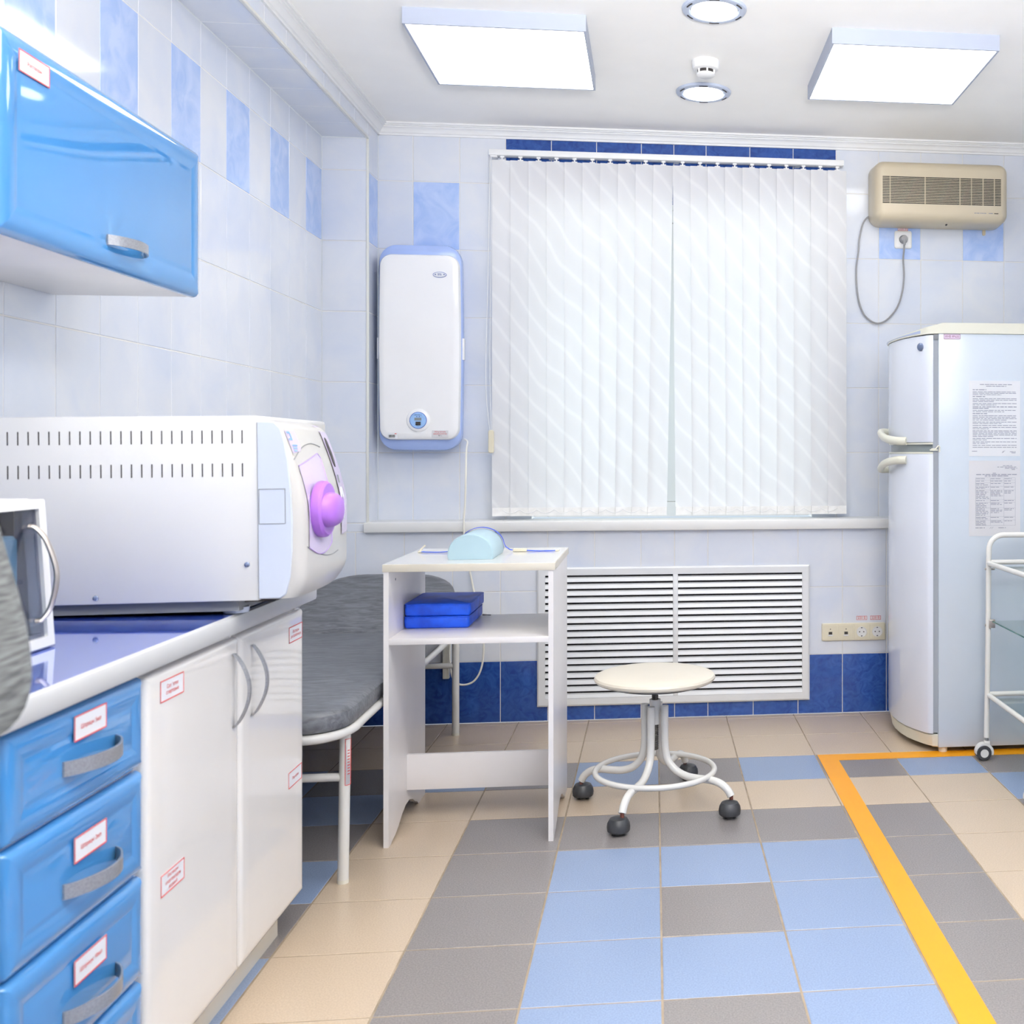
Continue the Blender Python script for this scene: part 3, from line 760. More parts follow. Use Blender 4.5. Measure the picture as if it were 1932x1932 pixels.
# ------------------------------------------------------------------ rolling stool
t = thing('rolling_stool', 'low round cream stool with white tube legs on black casters', 'stool', (0, 3.60, 0))
sc = (.003, 3.601)
MB().lathe([(.001, .415), (.15, .414), (.175, .415), (.190, .418), (.1985, .424), (.2, .431), (.196, .438), (.18, .444), (.14, .448), (.001, .449)], (sc[0], sc[1], 0), 56).build('seat', 'seat_cream', t)
MB().lathe([(.001, .406), (.155, .406), (.168, .410), (.170, .417), (.001, .417)], (sc[0], sc[1], 0), 40).build('seat_base', 'black_plastic', t)
mb = MB(); prof = []
for k in range(60):
    prof.append((.0115 if k % 2 else .0100, .19 + .222 * k / 59))
mb.lathe(prof, (sc[0], sc[1], 0), 16); mb.build('screw_shaft', 'screw_dark', t)
mb = MB(); mb.lathe([(.0125, .315), (.0185, .315), (.0185, .357), (.0125, .357)], (sc[0], sc[1], 0), 20); mb.lathe([(.0125, .20), (.0165, .20), (.0165, .33), (.0125, .33)][:0] or [(.0118, .275), (.0165, .275), (.0165, .33), (.0118, .33)], (sc[0], sc[1], 0), 20); mb.build('collar', 'tube_white', t)
cast = [(-.262, .104), (-.103, -.287), (.246, -.147), (.118, .330)]
cast = [(-.258, .100), (-.105, -.268), (.255, -.135), (.112, .30)]
for cxs, cys in cast:
    d = math.hypot(cxs, cys); ux_, uy_ = cxs / d, cys / d; k = d / .27
    prof = [(.036, .339), (.036, .30), (.036, .23), (.039, .19), (.050, .155), (.075, .127), (.11, .113), (.15, .110), (.19, .110), (.222, .103), (.246, .086), (.259, .066)]
    pts = spline([(sc[0] + ux_ * r * (k if r > .06 else 1), sc[1] + uy_ * r * (k if r > .06 else 1), z) for r, z in prof], 4)
    lg = MB().tube(pts, .0125, 12).build('leg', 'tube_white', t)
    ex, ey = sc[0] + ux_ * .259 * k, sc[1] + uy_ * .259 * k
    MB().cyl((ex, ey, .05), (ex, ey, .068), .0065, seg=10).build('caster_stem', 'rust', lg)
    mb = MB(); mb.lathe([(.001, .056), (.014, .055), (.027, .05), (.034, .038), (.036, .026), (.035, .014), (.031, .010), (.001, .010)], (ex + uy_ * .012, ey - ux_ * .012, 0), 20)
    ca = mb.build('caster', 'black_plastic', lg)
    mb = MB()
    for s in (-1, 1): mb.lathe([(.001, -.008), (.020, -.007), (.022, -.003), (.022, .003), (.020, .007), (.001, .008)], (ex + uy_ * .012 + s * .014, ey - ux_ * .012, .022), 18, 'X')
    mb.build('wheel', 'black_plastic', ca)
MB().tube([(sc[0] + .197 * math.cos(2 * PI * k / 48), sc[1] + .197 * math.sin(2 * PI * k / 48), .121) for k in range(48)], .0095, 10, closed=True).build('foot_ring', 'tube_white', t)

# ------------------------------------------------------------------ floor tape
mb = MB(); mb.prism([(.622, 1.2), (.701, 1.2), (.701, 4.055), (XR - .01, 4.055), (XR - .01, 4.135), (.630, 4.135)], fup(0), .0002, .0012)
tag(mb.build('floor_tape', 'tape', smooth=0), 'yellow marking tape stuck on the floor in a right angle in front of the refrigerator', 'floor tape')

# ------------------------------------------------------------------ refrigerator
t = thing('refrigerator', 'white two-door refrigerator with curved front standing beside the window ledge', 'refrigerator', (1.35, 4.4, 0))
MB().box(1.104, 1.70, 4.103, 4.695, .022, 1.642, .004).build('cabinet', 'fridge', t)
curve = [(1.083, 4.104), (1.070, 4.106), (1.060, 4.114), (1.045, 4.14), (1.022, 4.19), (1.002, 4.25), (.990, 4.32), (.985, 4.40), (.990, 4.48), (1.002, 4.55), (1.022, 4.61), (1.045, 4.66), (1.060, 4.686), (1.070, 4.693), (1.083, 4.695)]
def off(c, i):
    return [(x + i * (1 if 0 < k < len(c) - 1 else 0), 4.4 + (y - 4.4) * (1 - i / .3)) for k, (x, y) in enumerate(c)]
def door_mesh(z0, z1):
    mb = MB(); mb.loft([[(x, y, z) for x, y in off(curve, i)] for z, i in ((z0, .006), (z0 + .003, .001), (z0 + .008, 0), (z1 - .008, 0), (z1 - .003, .001), (z1, .006))]); return mb
ud = door_mesh(1.214, 1.637).build('upper_door', 'fridge_door', t)
ld = door_mesh(.075, 1.172).build('lower_door', 'fridge_door', t)
for d, z0, z1 in ((ud, 1.208, 1.2145), (ld, 1.1715, 1.178)):
    mb = MB(); mb.loft([[(x, y, z) for x, y in off(curve, .003)] for z in (z0, z1)]); mb.build('edge_trim', 'fridge_cap', d)
MB().box(1.083, 1.104, 4.108, 4.69, .08, 1.636).build('door_seal', mat('seal_grey', (150, 156, 164), rough=.5), t)
mb = MB(); mb.loft([[(x, y, z) for x, y in off(curve, .012)] for z in (1.178, 1.208)]); mb.build('divider_strip', 'lcd', t)
mb = MB(); mb.box(1.07, 1.10, 4.098, 4.106, 1.183, 1.189); mb.tube([(1.075, 4.1, 1.19), (1.092, 4.099, 1.19), (1.102, 4.099, 1.203), (1.107, 4.099, 1.2), (1.107, 4.099, 1.178)], .003, 6); mb.build('hinge', 'fridge_cap', t)
# top cap
cap = [(1.70, 4.100), (1.12, 4.100)] + [(x - .004, y) for x, y in curve] + [(1.12, 4.70), (1.70, 4.70)]
mb = MB(); mb.loft([[(x, y, z - (.0 if x > 1.1 else 0) - max(0, 1.13 - x) * s) for x, y in cap] for z, s in ((1.643, .05), (1.648, .05), (1.682, .25), (1.686, .27))])
mb.build('top_cap', 'fridge_cap', t)
fs = [(x - .0055, y) for x, y in curve if 4.13 < y < 4.67]
mb = MB(); mb.loft([[(x, y, z - max(0, 1.13 - x) * s) for x, y in fs + [(x + .006, y) for x, y in reversed(fs)]] for z, s in ((1.650, .06), (1.676, .22))]); mb.build('top_cap_strip', 'fridge_strip', t)
# plinth and feet
mb = MB(); mb.loft([[(x, y, z) for x, y in off(curve, i)] + [(1.13, 4.69, z), (1.13, 4.108, z)] for z, i in ((.020, .03), (.026, .014), (.070, .006), (.073, .01))]); mb.build('plinth', 'fridge_cap', t)
for x, y in ((1.13, 4.135), (1.13, 4.66), (1.66, 4.135), (1.66, 4.66)): MB().cyl((x, y, 0), (x, y, .0225), .018, seg=16).build('foot', 'fridge_cap', t)
# handles
for d, za, zb in ((ud, 1.222, 1.262), (ld, 1.146, 1.104)):
    mb = MB(); pts = spline([(1.008, 4.235, za), (.978, 4.262, za + (zb - za) * .02), (.955, 4.33, za + (zb - za) * .2), (.950, 4.40, za + (zb - za) * .45), (.955, 4.47, za + (zb - za) * .75), (.965, 4.525, zb), (1.006, 4.55, zb)], 6)
    mb.tube(pts, .0165, 12, squash=(.8, 1.0)); mb.build('handle', 'fridge_cap', d)
mb = MB(); mb.disc(0, 1.592, [(.0155, -.004), (.0155, .004), (.012, .006), (.001, .006)], lambda u, v, d: (1.043 - .78 * d + .62 * u, 4.143 - .62 * d - .78 * u, v), 24); mb.build('badge', 'steel_blue', ud)
MB().box(1.084, 1.1035, 4.1025, 4.104, 1.618, 1.638).build('hinge_cover', 'gasket', t)
# papers on the refrigerator side
fp = fnegY(4.103)
def bars(mb, u0, u1, v, h, words=6, last=1.0, f=fp):
    u = u0
    end = u0 + (u1 - u0) * last
    while u < end - .002:
        w = random.uniform(.008, .024); w = min(w, end - u)
        mb.prism([(u, v), (u + w, v), (u + w, v + h), (u, v + h)], f, .0009, .0013); u += w + random.uniform(.0018, .004)
def paper(u0, u1, v0, v1, label, m):
    t = thing('notice_sheet', label, 'notice', ((u0 + u1) / 2, 4.103, v0), 'notices on the refrigerator side')
    MB().prism([(u0, v0), (u1, v0), (u1, v1), (u0, v1)], fp, .0003, .0009).build('sheet', m, t, smooth=0)
    return t
pt = paper(1.226, 1.434, 1.162, 1.458, 'upper white sheet of printed paragraphs on the refrigerator side', 'paper')
mb = MB(); bars(mb, 1.270, 1.400, 1.442, .0026); bars(mb, 1.295, 1.377, 1.4355, .0026)
v = 1.421
for n, hd in ((1, 1), (3, 0), (1, 1), (3, 0), (2, 0), (2, 1), (2, 0), (1, 1), (4, 0), (2, 0), (1, 0), (2, 0), (5, 0), (2, 0), (2, 0), (1, 0), (1, 0)):
    for q in range(n):
        last = random.uniform(.3, .8) if (q == n - 1 and n > 1) else (random.uniform(.25, .35) if hd and n == 1 else 1.0)
        bars(mb, 1.241, 1.419, v, .0023 if not hd else .003, last=last); v -= .0056
    v -= .0022
bars(mb, 1.238, 1.262, 1.180, .0022); bars(mb, 1.392, 1.415, 1.178, .0022); bars(mb, 1.398, 1.415, 1.1735, .0022)
mb.tube([(1.36, 4.1018, 1.174), (1.366, 4.1018, 1.183), (1.363, 4.1018, 1.176), (1.372, 4.1018, 1.184)], .0006, 4)
mb.build('print', 'print_grey', pt, smooth=0)
pt = paper(1.226, 1.434, .848, 1.144, 'lower white sheet with a printed table on the refrigerator side', 'paper_grey')
mb = MB()
for v, a, b in ((1.123, .66, .84), (1.118, .55, .92), (1.113, .7, .94), (1.108, .83, .9)): bars(mb, 1.226 + .208 * a, 1.226 + .208 * b, v, .0022)
bars(mb, 1.322, 1.335, 1.094, .0022); bars(mb, 1.255, 1.42, 1.088, .003); bars(mb, 1.29, 1.385, 1.0825, .003)
tx = [1.2525, 1.312, 1.367, 1.4135]; rowz = [1.0765, 1.067, 1.057, 1.043, 1.029, .990, .980, .958, .924, .91, .889]
for z in rowz: mb.prism([(tx[0], z), (tx[3], z), (tx[3], z + .0006), (tx[0], z + .0006)], fp, .0009, .0012)
for x in tx: mb.prism([(x, rowz[-1]), (x + .0006, rowz[-1]), (x + .0006, rowz[0]), (x, rowz[0])], fp, .0009, .0012)
for a, b in zip(rowz[:-1], rowz[1:]):
    nlines = int((a - b) / .0052)
    for c in range(3):
        for q in range(nlines if c == 0 else max(1, nlines - c * 2)): bars(mb, tx[c] + .002, tx[c + 1] - .003, a - .0042 - .005 * q, .0021, last=random.uniform(.6, 1))
bars(mb, 1.2525, 1.29, .879, .0025); bars(mb, 1.345, 1.375, .879, .0022)
mb.tube([(1.31, 4.1018, .877), (1.316, 4.1018, .884), (1.318, 4.1018, .877), (1.324, 4.1018, .884)], .0006, 4)
mb.build('print', 'print_grey', pt, smooth=0)
t = thing('inventory_sticker', 'small mauve inventory sticker at the top corner of the refrigerator side', 'sticker', (1.158, 4.103, 1.63))
MB().prism([(1.125, 1.620), (1.191, 1.620), (1.191, 1.639), (1.125, 1.639)], fp, .0003, .0009).build('backing', mat('mauve', (222, 206, 226), rough=.5), t, smooth=0)
mb = MB(); text_into(mb, 'ИНВ №625', .0125, fp, 1.158, 1.6297, .0014, .054); frame_lines(mb, 1.125, 1.191, 1.620, 1.639, .0014, fp, .0008, .0013); mb.build('lettering', mat('print_plum', (140, 70, 110), rough=.6), t, smooth=0)

# ------------------------------------------------------------------ glass trolley
t = thing('instrument_trolley', 'white tube trolley with glass shelf in front of the refrigerator', 'trolley', (1.50, 3.78, 0))
xa, xb, ya, yb = 1.271, 1.73, 3.45, 4.0
for y in (yb, ya):
    pts = [(xa - .006, y, .085), (xa, y, .45), (xa + .002, y, .76)]
    for k in range(9):
        a = PI - PI / 2 * k / 8; pts.append((xa + .06 + .057 * math.cos(a), y, .803 + .057 * math.sin(a)))
    for k in range(9):
        a = PI / 2 - PI / 2 * k / 8; pts.append((xb - .06 + .057 * math.cos(a), y, .803 + .057 * math.sin(a)))
    pts += [(xb, y, .76), (xb, y, .45), (xb, y, .085)]
    MB().tube(pts, .0105, 12).build('end_frame', 'tube_white', t)
for z in (.752, .247):
    mb = MB()
    for x in (xa + .002, xb): mb.cyl((x, ya, z), (x, yb, z), .0095)
    for y in (ya, yb): mb.cyl((xa, y, z + .004), (xb, y, z + .004), .0095)
    mb.build('shelf_rail', 'tube_white', t)
for z in (.737, .232):
    mb = MB(); mb.box(xa + .014, xb - .014, ya + .012, yb - .012, z, z + .004); mb.build('glass_shelf', 'glass', t, smooth=0)
mb = MB(); mb.box(xa + .014, xb - .014, ya + .012, yb - .012, .528, .533); gs = mb.build('glass_shelf', 'glass', t, smooth=0)
mb = MB(); mb.box(xa + .0125, xa + .014, ya + .012, yb - .012, .528, .533); mb.build('glass_edge', 'glass_edge', gs, smooth=0)
for x in (xa, xb):
    for y in (ya, yb):
        s = 1 if x == xa else -1; q = 1 if y == ya else -1
        mb = MB(); mb.box(min(x, x + s * .024), max(x, x + s * .024), y + q * .008 - .006, y + q * .008 + .006, .505, .538, .002); mb.cyl((x - s * .013, y, .515), (x + s * .014, y, .515), .004, seg=10); mb.cyl((x - s * .013, y, .730), (x + s * .026, y, .730), .004, seg=10)
        mb.build('shelf_clip', 'chrome', t)
        wx, wy = x - .020, y
        MB().cyl((x - .005, y, .072), (x - .005, y, .10), .006, seg=10).build('caster_stem', 'gasket', t)
        mb = MB()
        arcp = [(.0345 * math.cos(a), .0345 * math.sin(a)) for a in [PI * (-.10 + 1.16 * k / 16) for k in range(17)]]
        for sy in (-1, 1):
            mb.loft([[(wx + .004 + px_, wy + sy * yy, .031 + pz_) for px_, pz_ in arcp] for yy in (.010, .015)])
        arci = [(.030 * math.cos(a), .030 * math.sin(a)) for a in [PI * (1.06 - 1.16 * k / 16) for k in range(17)]]
        mb.loft([[(wx + .004 + px_, wy + yy, .031 + pz_) for px_, pz_ in arcp + arci] for yy in (-.010, .010)])
        mb.box(wx + .004, wx + .026, wy - .010, wy + .010, .056, .0725, .003)
        ca = mb.build('caster_hood', 'tube_white', t)
        wh = MB().lathe([(.012, -.0205), (.0265, -.020), (.029, -.016), (.029, .016), (.0265, .020), (.012, .0205)], (wx, wy, .029), 28, 'Y').build('wheel', 'black_plastic', ca)
        MB().lathe([(.001, -.0222), (.016, -.0215), (.0165, .0215), (.001, .0222)], (wx, wy, .029), 24, 'Y').build('hub', 'tube_white', wh)

# ------------------------------------------------------------------ worktop and base units
XD = -.857
mb = MB(); prof = [(XL + .002, .808), (-.848, .808), (-.842, .811), (-.840, .816), (-.840, .840), (-.842, .8455), (-.848, .848), (XL + .002, .848)]
mb.loft([[(x, y, z) for x, z in prof] for y in (.6, 2.812)])
wt = mb.build('worktop', 'counter_edge')
tag(wt, 'long worktop with polished blue marbled surface and pale grey edge along the left wall', 'worktop')
MB().box(XL + .003, -.850, .601, 2.806, .8478, .8484).build('marbled_surface', 'counter_blue', wt, smooth=0)

def bow(mb, u, v0, v1, X0, out=.03, w=.011):
    """vertical bow handle on a +X face"""
    pts = []
    n = 18
    for k in range(n + 1):
        a = k / n; pts.append((X0 + out * math.sin(PI * a) ** .8 if 0 < a < 1 else X0, u, v0 + (v1 - v0) * a))
    mb.loft([[(p[0], p[1] - w / 2, p[2]), (p[0], p[1] + w / 2, p[2]), (p[0] + .005, p[1] + w / 2 * .8, p[2]), (p[0] + .005, p[1] - w / 2 * .8, p[2])] for p in pts])
def bowh(mb, u0, u1, v, X0, out=.034, w=.022):
    pts = []; n = 18
    for k in range(n + 1):
        a = k / n; pts.append((X0 + out * math.sin(PI * a) ** .7 if 0 < a < 1 else X0, u0 + (u1 - u0) * a, v))
    mb.loft([[(p[0], p[1], p[2] - w / 2), (p[0], p[1], p[2] + w / 2), (p[0] + .003, p[1], p[2] + w / 2), (p[0] + .003, p[1], p[2] - w / 2)] for p in pts])
def door_label(par, u0, v0, X0, lines, w=.094, h=.038):
    f = fposX(X0)
    mb = MB(); mb.prism([(u0, v0), (u0 + w, v0), (u0 + w, v0 + h), (u0, v0 + h)], f, .0002, .001); lb = mb.build('label_card', 'paper', par, smooth=0)
    mb = MB(); frame_lines(mb, u0, u0 + w, v0, v0 + h, .0018, f, .0009, .0014)
    n = len(lines)
    for i, s in enumerate(lines): text_into(mb, s, .0098 if n < 3 else .0092, f, u0 + w / 2, v0 + h / 2 + ((n - 1) / 2 - i) * .0105, .0016, w * .8)
    mb.build('label_lettering', 'print_red', lb, smooth=0)

# drawer unit
t = thing('drawer_cabinet', 'base cabinet with four glossy blue drawers under the worktop', 'cabinet', (-1.13, 1.74, 0))
mb = MB()
for y in (1.541, 1.925): mb.box(XL + .01, XD - .018, y, y + .014, .10, .806)
mb.box(XL + .01, XD - .018, 1.555, 1.925, .10, .116); mb.box(XL + .01, XL + .02, 1.555, 1.925, .116, .806); mb.box(XD - .03, XD - .0185, 1.555, 1.925, .116, .806)
mb.build('carcass', 'white_lam', t)
MB().box(-.93, -.912, 1.541, 1.939, 0, .0995).build('toe_kick', 'lam_edge', t)
drw = [(.647, .800, .7155, .748), (.4685, .642, .536, .567), (.2905, .4635, .350, .384), (.106, .2855, .175, .205)]
txt = [['Шприцы 5мл'], ['Шприцы 2мл'], ['Шприцы 10мл'], ['Шприцы 20мл']]
for (z0, z1, zh, zl), tx_ in zip(drw, txt):
    yc_, w_, zc_, h_ = 1.7405, .393, (z0 + z1) / 2, z1 - z0
    mb = MB(); f = fposX(XD - .018)
    mb.plate(yc_, zc_, w_, h_, .008, [(0, 0), (.006, 0), (.013, .004), (.0165, .010), (.0178, .020), (.0175, .034), (.0155, .040), (.0155, .044), (.0165, .050)], f, 4)
    d = mb.build('drawer', 'cab_blue', t)
    mb = MB(); bowh(mb, 1.682, 1.838, zh, XD - .0018); mb.build('handle', 'silver_handle', d)
    door_label(d, 1.708, zl, XD + .0012, tx_)
# double-door unit
t = thing('double_door_cabinet', 'glossy white base cabinet with two doors at the end of the worktop', 'cabinet', (-1.13, 2.35, 0))
mb = MB()
for y in (1.942, 2.752): mb.box(XL + .01, XD - .018, y, y + .015, .10, .806)
mb.box(XL + .01, XD - .018, 1.957, 2.752, .10, .116); mb.box(XL + .01, XL + .02, 1.957, 2.752, .116, .806); mb.box(XD - .034, XD - .02, 1.957, 2.752, .76, .806)
mb.build('carcass', 'white_lam', t)
MB().box(-.93, -.912, 1.945, 2.747, 0, .0995).build('toe_kick', 'lam_edge', t)
for (y0, y1, hy_, labs) in ((1.943, 2.354, 2.319, ((1.990, .740, ['Салфетки', 'спиртовые']), (1.992, .399, ['Растворы', 'хлоргексидин', 'водный']))),
                            (2.359, 2.768, 2.421, ((2.657, .726, ['Растворы', 'для обработки рук']), (2.653, .383, ['Перчатки'])))):
    mb = MB(); f = fposX(XD - .018)
    mb.plate((y0 + y1) / 2, .448, y1 - y0, .696, .008, [(0, 0), (.008, 0), (.014, .003), (.017, .009), (.018, .018), (.018, .05)], f, 4)
    d = mb.build('door', 'white_gloss', t)
    mb = MB(); bow(mb, hy_, .615, .766, XD + .0002); mb.build('handle', 'silver_handle', d)
    for (u, v, ln) in labs: door_label(d, u, v, XD + .0002, ln)
# next unit, mostly out of frame
t = thing('door_cabinet', 'white base cabinet at the left picture edge before the blue drawers', 'cabinet', (-1.13, 1.24, 0))
mb = MB(); mb.box(XL + .01, XD - .02, .95, 1.536, .10, .806); mb.build('carcass', 'white_lam', t)
MB().box(-.93, -.912, .95, 1.536, 0, .0995).build('toe_kick', 'lam_edge', t)
mb = MB(); mb.plate(1.243, .448, .584, .696, .008, [(0, 0), (.008, 0), (.014, .003), (.018, .018)], fposX(XD - .0195), 4); d = mb.build('door', 'white_gloss', t)
mb = MB(); bow(mb, 1.0, .615, .766, XD - .0015); mb.build('handle', 'silver_handle', d)

# wall cabinet
t = thing('wall_cabinet', 'wall-hung cabinet with glossy blue lift-up door above the worktop', 'cabinet', (-1.25, 2.33, 1.549))
MB().box(XL + .002, -1.100, 1.925, 2.724, 1.5505, 1.893, .001).build('carcass', 'white_lam', t)
mb = MB(); mb.plate(2.328, 1.7225, .802, .349, .012, [(0, 0), (.004, 0), (.011, .003), (.016, .010), (.019, .022), (.0195, .034), (.0185, .046), (.017, .05), (.017, .054), (.0178, .062)], fposX(-1.0995), 5)
d = mb.build('door', 'cab_blue', t)
mb = MB(); bowh(mb, 2.278, 2.434, 1.602, -1.0805, out=.03, w=.02); mb.build('handle', 'silver_handle', d)
door_label(d, 1.979, 1.833, -1.0803, ['Растворы'])

# ------------------------------------------------------------------ autoclave
t = thing('autoclave', 'large white bench autoclave with purple door knob on the worktop', 'autoclave', (-.79, 2.27, .88))
ax0, ax1, ay0, ay1, az0, az1 = -1.30, -.79, 2.272, 2.722, .880, 1.2525
mb = MB(); mb.box(ax0, ax1, ay0, ay1, az0, az1, .003)
hs = mb.build('housing', 'auto_white', t)
mb = MB()
for row in ((1.2235, 1.197), (1.157, 1.1305)):
    mb = MB()
    for k in range(30):
        x = -.8185 - k * .01905 * 1.0
        if x < ax0 + .015: break
        mb.box(x - .0011, x + .0011, ay0 - .0006, ay0 + .002, row[1], row[0])
    mb.build('vent_slot_row', 'print_black', hs, smooth=0)
for x, z in ((-.812, .953), (-1.098, .893)):
    mb = MB(); mb.disc(x, z, [(.0055, 0), (.005, .002), (.003, .0032), (.0005, .0034)], fnegY(ay0), 16); mb.build('screw', 'steel_blue', hs)
def base_x(y):
    q = (y - ay0) / (ay1 - ay0)
    e = min(q, 1 - q) * (ay1 - ay0)
    x = -.703 - .038 * q + .018 * math.sin(PI * q)
    if e < .02: x -= .03 * (1 - math.sqrt(max(0, 1 - (1 - e / .02) ** 2)))
    return x
def lean(z):
    l = 0.0
    if z > 1.06: l += .052 * ((z - 1.06) / .18) ** 1.4
    if z < .93: l += .022 * ((.93 - z) / .05) ** 2
    if z > 1.225: l += .02 * ((z - 1.225) / .02) ** 2
    return l
def surf(y, z): return base_x(y) - lean(z)
mb = MB(); ys = [ay0 + (ay1 - ay0) * (.5 - .5 * math.cos(PI * k / 24)) for k in range(25)]
zs = [.883, .886, .893, .905, .92, .94, .96, 1.0, 1.04, 1.08, 1.12, 1.16, 1.2, 1.225, 1.235, 1.242, 1.2455]
mb.loft([[(ax1 + .0008, ay0 + .002, z)] + [(surf(y, z), y, z) for y in ys] + [(ax1 + .0008, ay1 - .002, z)] for z in zs])
dm = mb.build('door_module', 'auto_cream', t)
# pale blue cheek on the near side
mb = MB(); ck = [(-.7888, .884), (-.748, .884), (-.737, .892), (-.729, .925), (-.7245, .98), (-.7235, 1.04), (-.726, 1.10), (-.731, 1.16), (-.738, 1.205), (-.745, 1.228), (-.757, 1.240), (-.7888, 1.2415)]
mb.loft([[(x, ay0 + .002 - d, z) for x, z in ck] for d in (0, .004)] + [[(-.76 + (x + .76) * .97, ay0 - .004, 1.06 + (z - 1.06) * .99) for x, z in ck]])
ch = mb.build('side_cheek', 'auto_blue', t)
mb = MB(); frame_lines(mb, -.787, -.7355, 1.034, 1.105, .0012, fnegY(ay0 - .004), -.0004, .0006); mb.build('hatch_outline', 'gasket', ch, smooth=0)
fs_ = lambda u, v, d: (surf(u, v) + d, u, v)
def surf_patch(mb, poly_fn, ny, nz, d):
    rows = []
    for j in range(nz + 1):
        v = j / nz; rows.append(mb.ring([fs_(*poly_fn(i / ny, v), d) for i in range(ny + 1)]))
    for a, b in zip(rows[:-1], rows[1:]): mb.bridge(a, b, closed=False)
def kp(u, v):
    y0_, y1_ = 2.302 , 2.462 - .010 * (1 - v)
    y = y0_ + (y1_ - y0_) * u
    zt = 1.150 + .028 * u - .012 * (u > .97); zb = .982 - .022 * math.sin(PI * min(1, u * .9)) + .006 * u
    return y, zb + (zt - zb) * v
mb = MB(); surf_patch(mb, kp, 12, 12, .0016); kpan = mb.build('knob_panel', 'auto_lilac', t)
mb = MB()
mb.tube([fs_(*kp(u / 12, 1), .0018) for u in range(13)] + [fs_(*kp(1, 1 - v / 12), .0018) for v in range(13)] + [fs_(*kp(1 - u / 12, 0), .0018) for u in range(13)], .0011, 5)
mb.build('panel_outline', 'purple_line', kpan)
mb = MB()
def arc(y0, y1, z0, z1, h): return [fs_(y0 + (y1 - y0) * k / 16, z0 + (z1 - z0) * k / 16 + h * math.sin(PI * k / 16), .0004) for k in range(17)]
mb.tube(arc(2.292, 2.50, 1.163, 1.190, .018), .0009, 5); mb.tube(arc(2.292, 2.52, .985, .958, -.014), .0009, 5)
mb.build('door_seam', 'gasket', dm)
# knob: disc, dome with two finger hollows
ky, kz = 2.365, 1.058; kx = surf(ky, kz)
mb = MB(); mb.lathe([(.001, -.004), (.058, -.004), (.060, .002), (.059, .012), (.054, .017), (.001, .018)], (kx + .004, ky, kz), 40, 'X')
kn = mb.build('knob', 'purple', t)
mb = MB(); rings = []
nn = 32
for k in range(9):
    a = (PI / 2) * k / 8; r = max(math.cos(a) ** .6, .02); dx = .026 * math.sin(a)
    ring = []
    for q in range(nn):
        th = 2 * PI * q / nn; c_, s_ = math.cos(th), math.sin(th)
        ring.append((kx + .020 + dx, ky + r * .054 * math.copysign(abs(c_) ** .8, c_), kz - .002 + r * .037 * math.copysign(abs(s_) ** .8, s_)))
    rings.append(ring)
mb.loft(rings); mb.build('grip', 'purple', kn)
MB().prism(ell(2.318, 1.083, .006, .008, 16), fs_, .0012, .0024).build('lock_mark', 'purple_line', kpan)
# badge panel near the top
def bp(u, v): return 2.297 + .058 * u - .012 * (v < .2) * (u > .5) - .004 * u * (v > .9), 1.176 + .047 * v + (1 - v) * .004 * u
mb = MB(); surf_patch(mb, bp, 5, 5, .0014); b_ = mb.build('badge_panel', 'auto_lilac', t)
mb = MB()
for j in range(3): surf_patch(mb, lambda u, v, j=j: (2.307 + (.028 - .006 * j) * u, 1.191 - .0055 * j + .003 * v), 2, 1, .0022)
surf_patch(mb, lambda u, v: (2.302 + .018 * u, 1.203 + .004 * v), 2, 1, .0022); surf_patch(mb, lambda u, v: (2.302 + .018 * u, 1.217 + .004 * v), 2, 1, .0022); surf_patch(mb, lambda u, v: (2.315 + .006 * u, 1.205 + .014 * v), 2, 1, .0022)
mb.build('badge_print', mat('print_sky', (120, 165, 240), rough=.5), b_, smooth=0)
# control panel on the far side
def cpn(u, v): return 2.565 + .125 * u, .99 + (1.240 - .99) * v
mb = MB(); surf_patch(mb, cpn, 8, 14, .002); cp_ = mb.build('control_panel', 'auto_lilac', t)
MB().prism(ell(2.60, 1.178, .020, .034, 24), fs_, .0022, .0036).build('display_window', 'print_black', cp_)
mb = MB(); surf_patch(mb, lambda u, v: (2.585 + .022 * u, 1.108 + .018 * v), 3, 2, .003); mb.build('small_display', 'lcd', cp_)
MB().prism(ell(2.60, 1.062, .026, .036, 24), fs_, .0022, .0034).build('keypad', 'paper', cp_)
MB().prism(ell(2.60, 1.067, .008, .008, 16), fs_, .0036, .0044).build('button', 'purple_line', cp_)
# underside tray and feet
MB().box(-1.28, -.835, 2.29, 2.70, .858, .8805).build('underside', 'gasket', t)
MB().box(-.835, -.775, 2.32, 2.69, .872, .8825).build('underside_lip', 'print_black', t)
for x, y in ((-.855, 2.33), (-1.24, 2.33), (-.855, 2.66), (-1.24, 2.66)):
    mb = MB(); mb.cyl((x, y, .8505 + (0.005 if x < -1 else 0)), (x, y, .862), .024, .026, 20); mb.build('foot', 'auto_blue', t)
t.rotation_euler = (0, -.011, 0)

# ------------------------------------------------------------------ glass-fronted sterilising box
t = thing('sterilising_box', 'small white countertop box with smoked glass door and curved steel handle', 'steriliser', (-1.19, 1.76, .8486))
bx0, by0, by1, bz0, bz1 = -1.385, 1.56, 1.966, .8488, 1.100
def fx(z): return -1.013 - .017 * (z - bz0) / (bz1 - bz0)
mb = MB()
mb.loft([[(x, y, z) for x, y in ((bx0, by0), (fx(z) - .028, by0), (fx(z) - .028, by1), (bx0, by1))] for z in (bz1 - .012, bz1)])
mb.loft([[(x, y, z) for x, y in ((bx0, by0), (fx(z) - .028, by0), (fx(z) - .028, by1), (bx0, by1))] for z in (bz0, bz0 + .012)])
for a, b in ((by0, by0 + .012), (by1 - .012, by1)):
    mb.loft([[(x, y, z) for x, y in ((bx0, a), (fx(z) - .028, a), (fx(z) - .028, b), (bx0, b))] for z in (bz0 + .012, bz1 - .012)])
